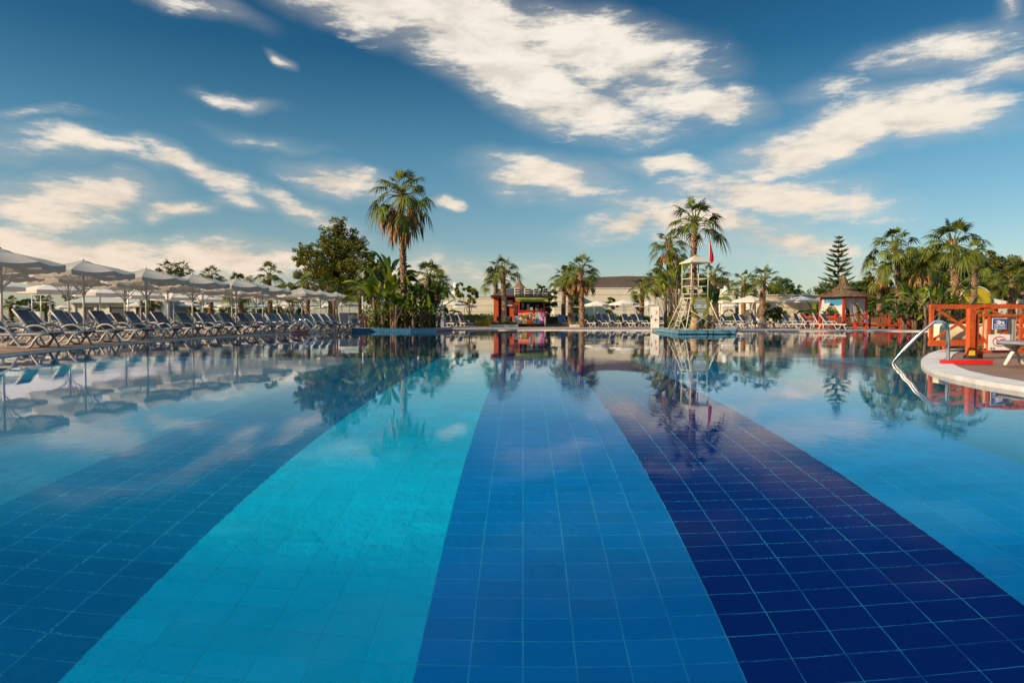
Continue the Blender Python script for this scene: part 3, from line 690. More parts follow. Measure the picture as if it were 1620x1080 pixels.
def paddle_plant(name, px, D, H, n, mats, label, seed, base=DK, spread=.8, bl=1.1, bw=.19, group=None, stems=3, X=None):
    """banana-like: arching stalks that each carry one long paddle blade"""
    rg = random.Random(seed); root = empty(name, (XD(px, D) if X is None else X, D, base), 0, label, 'plant', group); st = MB(); lf = MB()
    cs = [(rg.uniform(-.35, .35)*spread, rg.uniform(-.3, .3)*spread) for _ in range(stems)]
    for x, y in cs: st.tube([(x, y, 0), (x*1.1, y, H*.25), (x*1.3, y, H*.5)], [.11, .09, .06], 7)
    for i in range(n):
        x, y = cs[i % stems]; az = i*2.39996+rg.uniform(-.4, .4); f = rg.random(); el = R(84-50*f); h = Vector((math.cos(az), math.sin(az), 0))
        hh = H*(rg.uniform(.10, .50) if rg.random() < .5 else rg.uniform(.4, .52)); p = Vector((x*1.2, y, hh)); d = h*math.cos(el)*spread+Vector((0,0,1))*math.sin(el)
        L = (H-hh)*rg.uniform(.35, .50); q = p+d*L; st.tube([p, p.lerp(q, .5), q], [.03, .022, .016], 5, 0, False)
        s = Vector((-h.y, h.x, 0)); tw = rg.uniform(-.9, .9); s = (s*math.cos(tw)+Vector((0,0,1))*math.sin(tw)).normalized()
        B = bl*rg.uniform(.75, 1.2); V = []; N = 6; dd = d.normalized(); c = q.copy(); 
        for k in range(N+1):
            t = k/N; w_ = bw*math.sin(math.pi*min(1, .08+t*.95))**.7*(B/1.0)
            if k == N: w_ = .01
            V += [c-s*w_+Vector((0,0,.06*w_)), c+Vector((0,0,-.18*w_)), c+s*w_+Vector((0,0,.06*w_))]
            c = c+dd*(B/N); dd = (dd+Vector((0,0,-1))*(.10+.20*f)+h*.04).normalized()
        Fc = []
        for k in range(N): Fc += [(3*k, 3*k+1, 3*k+4, 3*k+3), (3*k+1, 3*k+2, 3*k+5, 3*k+4)]
        lf.add(V, Fc, rg.randrange(len(mats)))
    st.build('stem', M['bark'], root); lf.build('leaves', mats, root); return root
PD = [M['paddle'], M['paddle_d']]
G_ = 'big-leaved plants on the planted platform'
paddle_plant('banana_plant', 618, 43.2, 5.0, 30, [M['paddle_d'], M['paddle']], 'tallest dark banana plant arching beside the tallest palm trunk', 1, .185, 1.0, 1.25, .17, G_)
paddle_plant('banana_plant', 604, 42.0, 3.7, 26, [M['paddle'], M['paddle'], M['frond_y']], 'yellow-green banana plant on the west end of the planted platform', 2, .185, 1.1, 1.2, .20, G_)
paddle_plant('banana_plant', 625, 41.2, 2.6, 20, PD, 'mid-height banana plant close to the mosaic edge, west of the palm trunk', 3, .185, 1.1, .9, .16, G_)
paddle_plant('banana_plant', 662, 42.2, 3.1, 28, PD, 'bushy banana plant just east of the tallest palm trunk', 4, .185, 1.3, 1.0, .17, G_)
paddle_plant('banana_plant', 678, 42.6, 3.0, 24, [M['paddle'], M['paddle_d'], M['paddle_d']], 'leaning banana plant at the east end of the planted platform', 5, .185, 1.4, 1.0, .16, G_)
paddle_plant('banana_plant', 655, 41.0, 1.7, 26, [M['paddle']], 'low bright green plant at the foot of the tallest palm', 6, .185, 1.5, .7, .11, G_, 4)
paddle_plant('banana_plant', 592, 42.6, 1.8, 22, [M['paddle'], M['frond_y']], 'low yellowish plant at the west tip of the planted platform', 7, .185, 1.6, .8, .09, G_, 4)
paddle_plant('banana_plant', 630, 42.0, 1.9, 34, PD, 'thick low foliage in the middle of the planted platform', 61, .185, 1.7, .8, .12, G_, 5)
paddle_plant('banana_plant', 610, 41.3, 1.5, 30, [M['paddle_d'], M['paddle']], 'dark low foliage along the mosaic edge towards the west tip', 62, .185, 1.7, .7, .10, G_, 5)
paddle_plant('banana_plant', 682, 41.6, 1.8, 32, PD, 'low dark foliage at the grey box end of the planted platform', 63, .185, 1.6, .8, .12, G_, 5)
paddle_plant('banana_plant', 668, 43.5, 2.4, 30, [M['paddle_d']], 'deep green foliage filling the back of the planted platform', 64, .185, 1.6, .9, .15, G_, 5)
G_ = 'yellow-green plants beside the lifeguard tower'
paddle_plant('banana_plant', 1078, 37.5, 4.4, 30, [M['frond_y'], M['paddle']], 'tall yellow-green banana plant between the shaggy palm and the tower', 8, .185, .9, 1.05, .15, G_)
paddle_plant('banana_plant', 1068, 44.0, 4.4, 24, [M['frond_y'], M['paddle']], 'dense yellow banana plant climbing in front of the shaggy palm trunk', 9, DK, .8, 1.0, .18, G_, X=XD(1060, 44.0))
paddle_plant('banana_plant', 1086, 39.5, 3.0, 20, PD, 'green banana plant behind the lower struts of the tower', 10, .185, 1.0, .9, .16, G_)
paddle_plant('banana_plant', 1120, 38.0, 2.9, 18, [M['paddle_d'], M['frond_y']], 'dark drooping banana plant on the flag side of the tower', 11, .185, 1.0, 1.0, .18, G_)
G_ = 'banana plants below the eastern palms'
for i, (px, D, H, lb) in enumerate([(1432, 50, 3.2, 'banana plant with pale leaves beside the bench beyond the gazebo'), (1450, 47, 3.6, 'large yellow-green banana plant in the middle of the eastern thicket'), (1468, 44, 3.0, 'banana plant rising over the corner of the daybed frame'), (1478, 52, 5.2, 'very tall banana plant with upright paddle leaves among the eastern palms'), (1444, 44.5, 1.7, 'low leafy plant on the pool edge past the gazebo fence'), (1463, 44.3, 1.6, 'low leafy plant on the pool edge closest to the daybed'), (1494, 45.5, 2.6, 'dense green plant behind the daybed rail'), (1405, 52, 2.0, 'dark leafy plant behind the gazebo bench'), (1298, 50, 1.9, 'spiky green plant between the parasol and the gazebo fence'), (1522, 48, 2.2, 'shadowed green plant glimpsed under the daybed rail'), (1320, 53, 1.6, 'low green plant just behind the gazebo fence')]):
    paddle_plant('banana_plant', px, D, H, 30, [M['paddle'], M['frond_y'], M['paddle_d']] if i not in (4, 7, 9) else [M['paddle_d']], lb, 20+i, DK, 1.5, .95, .14, G_, 4)

def undergrowth(pts, h, w, label_unused, seed, base, mk=('leaf_d', 'paddle_d', 'leaf')):
    rg = random.Random(seed); b = MB()
    for (x0, y0), (x1, y1) in zip(pts, pts[1:]):
        L = math.hypot(x1-x0, y1-y0)
        for _ in range(int(L*9)):
            t = rg.random(); hh = h*rg.uniform(.45, 1.1)
            leaf_cloud(b, Vector((x0+(x1-x0)*t, y0+(y1-y0)*t+rg.uniform(-w, w), base+hh*.5)), hh*.55, 34, .11, rg, rg.randrange(3), .95, .1)
    o = b.build('undergrowth', [M[k] for k in mk]); tag(o, kind='stuff')
undergrowth([(XD(590, 41.6), 41.6), (XD(640, 41.4), 41.4), (XD(694, 41.8), 41.8)], .95, .35, '', 1, .185)
undergrowth([(XD(592, 43), 43), (XD(690, 43), 43)], 1.5, .5, '', 2, .185)
undergrowth([(XD(1400, 49), 49), (XD(1500, 47), 47), (XD(1600, 47), 47)], 1.7, .8, '', 3, DK)
undergrowth([(XD(1062, 39), 39), (XD(1128, 39.5), 39.5)], .9, .3, '', 4, .185)
# tall tiered conifer
def conifer():
    rg = random.Random(3); D = 75; H = ZD(374, D)-DK
    root = empty('tiered_conifer', (XD(1325, D), D, DK), 0, 'tall narrow conifer with tiers of upswept branches behind the gazebo', 'tree')
    MB().tube([(0,0,0), (0,0,H*.5), (0,0,H)], [.22, .13, .02], 8).build('trunk', M['bark'], root)
    b = MB(); z = H*.985; k = 0
    while z > H*.30:
        f = (H-z)/H; L = .25+2.9*f**.8; nb = 7
        for i in range(nb):
            a = 2*math.pi*i/nb+k*.5+rg.uniform(-.12, .12); h = Vector((math.cos(a), math.sin(a), 0)); pts = []
            Lk = L*rg.uniform(.72, 1.10)
            for t in (0, .35, .7, 1): pts.append(Vector((0,0,z))+h*Lk*t+Vector((0,0,1))*(Lk*(.10*t+.22*t*t)-.05))
            b.tube(pts, [.04, .10, .11, .04], 5, 0, True, 1.5, False)
            s = Vector((-h.y, h.x, 0))
            for q in range(int(10+Lk*8)):
                t = rg.uniform(.18, 1); p = Vector((0,0,z))+h*Lk*t+Vector((0,0,1))*(Lk*(.10*t+.22*t*t)-.05); sd = rg.choice((-1, 1))
                e = p+s*sd*rg.uniform(.12, .30)+h*.18+Vector((0,0,.14)); w_ = Vector((0,0,.05))
                b.add([p-w_, e, p+w_+h*.06], [(0,1,2)])
        z -= .50+.16*f; k += 1
    b.build('branches', M['needle'], root)
conifer()
# hedges
def hedge(px0, px1, D, z1, label, thick=1.0, m='leaf_d', dens=26, D1=None, group='clipped hedges', z0=0.0):
    rg = random.Random(int(px0)); a = Vector((XD(px0, D), D, 0)); c = Vector((XD(px1, D1 or D), D1 or D, 0)); L = (c-a).length; d = (c-a)/L; nn = Vector((-d.y, d.x, 0)); b = MB()
    b.add([a-nn*thick*.42+Vector((0,0,z0)), c-nn*thick*.42+Vector((0,0,z0)), c+nn*thick*.42+Vector((0,0,z0)), a+nn*thick*.42+Vector((0,0,z0)), a-nn*thick*.42+Vector((0,0,z1*.93)), c-nn*thick*.42+Vector((0,0,z1*.93)), c+nn*thick*.42+Vector((0,0,z1*.93)), a+nn*thick*.42+Vector((0,0,z1*.93))], [(0,1,5,4), (1,2,6,5), (2,3,7,6), (3,0,4,7), (4,5,6,7)])
    for _ in range(int(L*dens*(z1+thick*.5))):
        t = rg.random(); 
        if rg.random() < .6: p = a+d*L*t-nn*thick*rg.uniform(.40, .52)+Vector((0,0,rg.uniform(z0, z1)))
        else: p = a+d*L*t+nn*thick*rg.uniform(-.5, .5)+Vector((0,0,z1*rg.uniform(.92, 1.04)+.06*math.sin(L*t*1.7)))
        u = Vector((rg.gauss(0,1), rg.gauss(0,1), rg.gauss(0,1))).normalized(); e = u.cross(Vector((rg.gauss(0,1), rg.gauss(0,1), rg.gauss(0,1)))).normalized(); s = rg.uniform(.06, .13)
        b.add([p-u*s, p+e*s*.6, p+u*s, p-e*s*.6], [(0,1,2,3)])
    o = b.build('hedge', M[m]); o.location.z = DK; tag(o, label, 'hedge', group)
hedge(235, 565, 72, 1.05, 'long clipped hedge behind the far parasols of the west deck')
hedge(700, 782, 66, 1.15, 'dark clipped hedge between the grey box and the kiosk')
hedge(864, 1040, 66, 1.0, 'dark clipped hedge from the kiosk past the trio of palms')
hedge(1040, 1250, 70, 1.0, 'dark hedge behind the lifeguard tower and eastern parasols')
hedge(752, 776, 61.5, .62, 'low yellow-green hedge clump west of the kiosk', .7, 'frond_y', 40)
hedge(777, 818, 56.8, .42, 'tiny trimmed hedge in the planter at the foot of the kiosk palm', .5, 'leaf', 50, z0=.2)
hedge(903, 928, 57.5, .40, 'tiny yellowish hedge in the planter under the trio of palms', .6, 'frond_y', 50, z0=.1)
hedge(1286, 1330, 60, 1.1, 'green hedge behind the gazebo fence', 1.2, 'leaf', 30)
hedge(1390, 1500, 57, 1.3, 'dark hedge behind the bench beyond the gazebo', 1.6, 'leaf_d', 30)

# ================================================================ buildings
def wall_building(name, px0, px1, D, z1, label, depth=10, roof=None, bands=(0.9,), mm='siding', D1=None, cat='building', y_off=0):
    x0 = XD(px0, D); x1 = XD(px1, D); root = empty(name, ((x0+x1)/2, D, DK), 0, label, cat); w = (x1-x0)/2; b = MB(); z = 0.0; k = 0; h = bands[0]
    while z < z1-.01:                      # courses of wide siding with recessed joints
        zt = min(z+h, z1); b.box(-w, w, 0, depth, z, zt-.05, 0); b.box(-w+.04, w-.04, .05, depth-.04, zt-.05, zt, 0); z = zt; k += 1
    b.build('wall', M[mm], root)
    MB().box(-w-.06, w+.06, -.06, depth+.06, z1, z1+.10, 0).build('coping', M['rim'], root)
    if roof:
        rx0, rx1, rz = roof; rx0 = XD(rx0, D+4)-root.location.x; rx1 = XD(rx1, D+4)-root.location.x
        r = MB(); r.add([(rx0,3,z1+.10),(rx1,3,z1+.10),(rx1,depth,z1+.10),(rx0,depth,z1+.10),(rx0,3.4,rz-.25),(rx0*.45+rx1*.55-4,3.4,rz),(rx1,3.4,rz-.25),(rx1,depth,rz-.25),(rx0*.45+rx1*.55-4,depth,rz),(rx0,depth,rz-.25)],
              [(0,1,6,5,4),(1,2,7,6),(3,9,8,7,2),(0,4,9,3),(4,5,8,9),(5,6,7,8)])
        r.build('roof', M['roofdark'], root)
    return root
D_ = 86
wall_building('long_building', 882, 1215, D_, ZD(455.5, D_)-.1, 'long cream building with banded siding under a low dark brown roof', 14, (906, 1150, ZD(437.5, D_+4)), (.92,))
wall_building('garden_wall', 672, 880, 88, ZD(469, 88)-.1, 'lower cream banded wall west of the kiosk', 8, None, (.80,), cat='wall')
wall_building('plank_building', 1212, 1330, 58, ZD(466.5, 58)-.1, 'pale plank-clad building behind the parasols beside the gazebo', 7, None, (.42,))
wall_building('roof_annex', 1143, 1163, 84, ZD(466, 84), 'small white roof box carrying the first grey turret', 4, None, (1.2,), cat='annex')
wall_building('chimney_block', 876, 904, 83, ZD(460, 83), 'cream block beside the trio of palms that carries a grey roof vent', 3, None, (.92,), cat='annex')
def turret(px, y0, y1, D, label, r=.5):
    z0 = ZD(y1, D); z1 = ZD(y0, D); h = z1-z0; o = empty('roof_turret', (XD(px, D), D, z0), 0, label, 'roof vent', 'grey roof turrets')
    MB().lathe([(r*.95, 0), (r, h*.35), (r*.72, h*.62), (r*.62, h*.66), (r*.60, h*.9), (r*.45, h), (0, h)], 14).build('cowl', M['palegrey'], o)
    MB().lathe([(r*1.15, -.02), (r*1.15, .10), (r*.9, .14)], 14).build('base_ring', M['concrete'], o)
turret(875.5, 447, 460, 83.5, 'grey rounded roof vent beside the trio of palms', .30)
turret(721, 447, 470, 89, 'grey roof turret behind the sparse small tree', .55)
turret(1148, 452, 466, 84.5, 'grey conical turret on the small white roof box', .5)
turret(1197, 450, 464, 90, 'grey conical turret glimpsed between the two palms over the parasols', .5)
# western pavilion with a long ribbed roof
def pavilion():
    D = 80; x0, x1 = XD(108, D), XD(243, D); w = (x1-x0)/2; ze = ZD(479, D); zt = ZD(470, D)
    root = empty('low_pavilion', ((x0+x1)/2, D, DK), 0, 'low cream pavilion with a long pale ribbed roof beyond the west deck', 'building')
    MB().box(-w+.4, w-.4, 0, 6, 0, ze-DK, 0).build('wall', M['siding'], root)
    r = MB(); n = 46
    for i in range(n):
        a = -w+2*w*i/n; c = -w+2*w*(i+.72)/n; r.add([(a,-.7,ze-.05),(c,-.7,ze-.05),(c,3,zt),(a,3,zt),(a,-.7,ze+.04),(c,-.7,ze+.04),(c,3,zt+.09),(a,3,zt+.09)], [(4,5,6,7),(0,1,5,4),(1,2,6,5),(3,0,4,7)])
    r.add([(-w,-.66,ze-.02),(w,-.66,ze-.02),(w,3,zt+.03),(-w,3,zt+.03),(w,6.6,ze-.02),(-w,6.6,ze-.02)], [(0,1,2,3),(3,2,4,5)])
    r.build('roof', M['palegrey'], root)
    for px in (142, 187, 226): 
        x = XD(px, D)-root.location.x; MB().box(x-.9, x+.9, -.03, .06, .05, 2.0).build('doorway', M['dark'], root)
    for px in (118, 132, 152, 172, 200, 214, 236):
        x = XD(px, D)-root.location.x; MB().box(x-.16, x+.16, -.12, -.04, 0, 2.25).build('pilaster', M['rim'], root)
pavilion()
wall_building('service_hut', 246, 268, 76, 2.6, 'small grey service hut at the east end of the pale pavilion', 4, None, (2.6,), 'grey', cat='hut')
def mast_frame():
    D = 62; x = XD(66, D); o = empty('mast_frame', (x, D, DK), 0, 'grey steel frame of tall posts above white cabinets beyond the west deck', 'frame')
    for q in (-.85, -.05, .85): MB().tube([(q, 0, 0), (q, 0, 3.0)], .045, 6).build('post', M['pole'], o)
    MB().bar((-1.0, 0, 2.85), (1.0, 0, 2.85), .06, .06).bar((-.85, 0, 2.2), (.85, 0, 2.2), .05, .05).build('crossbar', M['pole'], o)
    for q in (-.8, .8): MB().box(q-.4, q+.4, .3, .9, 0, 1.35).build('cabinet', M['white'], o)
mast_frame()
def spotlight():
    D = 55; o = empty('floodlight_post', (XD(203, D), D, DK), 0, 'short floodlight post with a dark flat lamp head beyond the pavilion parasols', 'lamp')
    h = ZD(457, D)-DK; MB().tube([(0,0,0), (0,0,h)], .05, 7).build('post', M['pole'], o)
    MB().tube([(-.22,0,h-.55), (-.22,0,h+.05)], .04, 6).build('side_tube', M['pole'], o)
    MB().box(0, .7, -.12, .12, h-.14, h-.04).build('lamp_head', M['dark'], o)
spotlight()

# ================================================================ kiosk
def kiosk():
    D = 60; s = D/F; X0 = XD(781, D); u = lambda px: XD(px, D)-X0; z = lambda y, d=0: ZD(y, D+d)-DK
    o = empty('snack_kiosk', (X0, D, DK), 0, 'red timber snack kiosk with dark hipped roof, green awning and colourful menu front', 'kiosk')
    def planks(x0, x1, y, y1, z0, z1, m, name='plank_wall', hh=.16):
        b = MB(); q = z0
        while q < z1-.01: b.box(x0, x1, y, y1, q+.006, min(q+hh, z1)-.006); b.box(x0+.01, x1-.01, y+.012, y1-.01, q-.006 if q > z0 else q, q+.012); q += hh
        b.build(name, M[m], o)
    ze = z(470.5)
    planks(u(781), u(788.5), 0, 4, 0, ze, 'orange', 'corner_pier')
    planks(u(788.5), u(811), 1.3, 1.5, 0, ze, 'redwood', 'recess_wall')
    planks(u(805.5), u(812.5), 0.5, .7, .5, ze-.6, 'orange', 'panel_wall')
    planks(u(812.5), u(822), 0.1, 3.8, 0, ze, 'redwood', 'middle_wall')
    planks(u(781), u(862), 3.8, 4.0, 0, ze, 'redwood', 'back_wall', .3)
    planks(u(859.5), u(862), .4, 3.8, 0, ze, 'redwood', 'side_wall', .3)
    MB().box(u(791.5), u(801), 1.16, 1.26, z(484), z(474.5)).build('white_board', M['palegrey'], o)
    MB().box(u(803), u(811), .30, .40, z(484), z(474.5)).build('white_board', M['palegrey'], o)
    MB().box(u(813.5), u(818.5), -.0, .06, z(497), z(482)).build('dark_opening', M['dark'], o)
    MB().box(u(823), u(859.5), 1.0, 3.7, .1, ze-.1).build('dark_interior', M['dark'], o)
    MB().box(u(776), u(868), -.35, 4.3, ze, ze+.14).build('eaves_board', M['orange'], o)
    r = MB(); a0, a1, zt = u(775.5), u(868.5), z(453, 2); m0, m1 = u(818), u(828)
    P = [(a0,-.5,ze+.145),(a1,-.5,ze+.145),(a1,4.4,ze+.145),(a0,4.4,ze+.145),(m0,2,zt),(m1,2,zt)]
    r.add(P, [(0,1,5,4),(1,2,5),(2,3,4,5),(3,0,4)]); r.build('roof', M['shingle'], o)
    t = MB(); t.lathe([(1.1, -.42), (.55, -.1), (.22, .25), (.08, .6), (.04, .9)], 12, c=((m0+m1)/2-.05, 1.9, zt)); t.tube([((m0+m1)/2-.05, 1.9, zt+.7), ((m0+m1)/2-.28, 1.9, zt+1.2), ((m0+m1)/2-.18, 1.9, zt+1.8)], [.05, .04, .02], 6)
    t.build('thatch_finial', M['thatch'], o)
    # service counter with the printed menu front
    c0, c1 = u(819.5), u(860.5); zc = z(491.5)
    MB().box(c0, c1, -.95, -.2, .22, zc-.03).build('counter', M['redwood'], o)
    MB().box(c0-.06, c1+.06, -1.06, -.1, zc-.03, zc+.05).build('counter_top', M['redwood'], o)
    MB().box(c0+.1, c1-.1, -.85, -.3, .02, .22).build('plinth', M['dark'], o)
    for q in (c0+.06, c1-.06): MB().box(q-.05, q+.05, -.95, -.85, zc+.05, z(477)).build('counter_post', M['redwood'], o)
    f = MB(); mats = ['k_pink','k_yel','k_org','k_cyan','k_mag','k_lil','k_blue','k_grn','signwhite','ink','signred']; mi = {n: i for i, n in enumerate(mats)}
    W_, H_ = c1-c0, zc-.05-.27; yy = [-.956]
    def q(a, c, e, g, m, lv=0): f.box(c0+W_*a, c0+W_*c, -.956-.004*lv, -.94, .27+H_*e, .27+H_*g, mi[m])
    q(0, .33, 0, 1, 'k_yel'); q(.33, .66, 0, 1, 'k_org', 0); q(.66, .86, 0, 1, 'k_cyan'); q(.86, 1, 0, 1, 'k_mag')
    q(0, .22, .80, 1, 'k_pink', 1); q(.22, .48, .72, 1, 'k_org', 1); q(.56, .66, .78, 1, 'signred', 1); q(.66, .84, .82, .97, 'k_lil', 1)
    rk = random.Random(4)
    for i in range(6):
        for j in range(5):
            q(.015+i*.052, .055+i*.052, .06+j*.135, .155+j*.135, rk.choice(['signwhite','signwhite','k_yel','k_pink','k_org','ink','k_lil']), 2)
    for i in range(4):
        for j in range(4): q(.345+i*.08, .405+i*.08, .06+j*.17, .19+j*.17, rk.choice(['signwhite','ink','signred','k_blue','k_yel','signwhite']), 2)
    q(.45, .54, .45, .86, 'k_blue', 3); q(.47, .52, .86, .95, 'k_grn', 3)
    for i in range(5):
        for j in range(4): q(.675+i*.064, .725+i*.064, .08+j*.17, .20+j*.17, rk.choice(['signwhite','ink','k_lil','k_grn','k_pink','signwhite','k_mag']), 2)
    q(.76, .82, .55, .80, 'k_yel', 3)
    f.build('menu_front', [M[n] for n in mats], o)
    # stock seen inside
    for i, (px, w_, y0, y1, mm) in enumerate([(826, 1.2, 488, 479, 'palegrey'), (835, 1.0, 491, 481, 'steel'), (840, 1.3, 491, 486, 'pole'), (849, 1.6, 491, 482, 'grey'), (856, .8, 491, 487, 'signwhite')]):
        MB().box(u(px)-w_*.06, u(px)+w_*.14, .5, .8, z(y0), z(y1)).build('appliance', M[mm], o)
    # scalloped awning
    a = MB(); n = 20; A0, A1 = u(815.5), u(865.5); z0, z1 = z(474.8), z(470.2)-.02
    for i in range(n):
        x0 = A0+(A1-A0)*i/n; x1 = A0+(A1-A0)*(i+1)/n; xm = (x0+x1)/2
        a.add([(x0+.04,-.35,z1),(x1+.0,-.35,z1),(x1,-1.5,z0),(x0,-1.5,z0)], [(0,1,2,3)])
        a.add([(x0,-1.5,z0),(x1,-1.5,z0),(x1,-1.51,z0-.12),(xm,-1.52,z0-.20),(x0,-1.51,z0-.12)], [(0,1,2,3,4)])
        a.bar((x0,-.35,z1+.012), (x0,-1.5,z0+.012), .02, .02)
    a.build('awning', M['green'], o)
    for px, w_ in ((814, 1.0), (829.5, .95), (844, .95), (858.5, 1.0)):
        x0, x1 = u(px), u(px+7.6); zb, zt2 = z(468.5, -.5), z(455.5, -.5); p = MB().box(x0, x1, -.40, -.34, zb, zt2).build('sign_louvre', M['dark'], o)
        fr = MB(); fr.box(x0-.03, x0+.05, -.44, -.405, zb, zt2)
        for k in range(4): zz = zb+.04+(zt2-zb-.08)*k/3; fr.box(x0+.05, x1, -.44, -.405, zz-.035, zz+.035)
        fr.build('slat', M['white'], p)
kiosk()
def planter(px0, px1, D, label):
    x0, x1 = XD(px0, D), XD(px1, D); o = MB().box(-(x1-x0)/2, (x1-x0)/2, -.45, .45, 0, .22).build('planter_box', M['rim'], None, ((x0+x1)/2, D, DK)); tag(o, label, 'planter')
planter(776.5, 819, 56.8, 'low pale stone planter at the foot of the kiosk palm')
planter(902, 929, 57.5, 'low pale stone planter under the trio of palms')
def cafe_chair(px, D, label, rz=0):
    o = empty('cafe_chair', (XD(px, D), D, DK), rz, label, 'chair', 'dark chairs outside the kiosk')
    MB().box(-.23, .23, -.22, .22, .43, .47).build('seat', M['dark'], o); MB().box(-.23, .23, .20, .24, .50, .88).build('backrest', M['dark'], o)
    for i in (-.2, .2):
        for j in (-.2, .2): MB().tube([(i*1.1, j*1.1, 0), (i, j, .43)], .018, 5).build('leg', M['dark'], o)
cafe_chair(791, 59.2, 'dark chair in the recess left of the kiosk palm trunk', .4); cafe_chair(804.5, 59.0, 'dark chair in front of the kiosk, closer to the white menu stand', -.5)
def menu_stand():
    D = 59; o = empty('menu_stand', (XD(816, D), D, DK), .2, 'small white menu board standing beside the kiosk counter', 'sign')
    MB().box(-.22, .22, -.02, .02, .08, .95).build('board', M['signwhite'], o); MB().box(-.25, .25, -.18, .18, 0, .07).build('foot', M['palegrey'], o)
    b = MB()
    for k in range(5): b.box(-.16, .16-.04*(k % 2), -.026, -.021, .25+k*.13, .30+k*.13)
    b.build('print_rows', M['grey'], o)
menu_stand()
def rail_fence():
    D = 62; o = empty('rail_fence', (XD(862, D), D, DK), 0, 'thin white metal rail fence running east from the kiosk', 'fence'); x = lambda px: XD(px, D)-XD(862, D)
    zt = ZD(485.5, D)-DK
    MB().bar((x(862), 0, zt), (x(1040), 0, zt), .045, .045).build('top_rail', M['white'], o)
    MB().bar((x(863), 0, .16), (x(906), 0, .16), .07, .05).build('bottom_rail', M['white'], o)
    for px in (863.5, 884.5, 906): MB().tube([(x(px), 0, 0), (x(px), 0, 1.15)], .05, 6).build('post', M['white'], o)
    for px in (940, 990, 1036): MB().tube([(x(px), 0, 0), (x(px), 0, zt)], .03, 6).build('post', M['white'], o)
rail_fence()

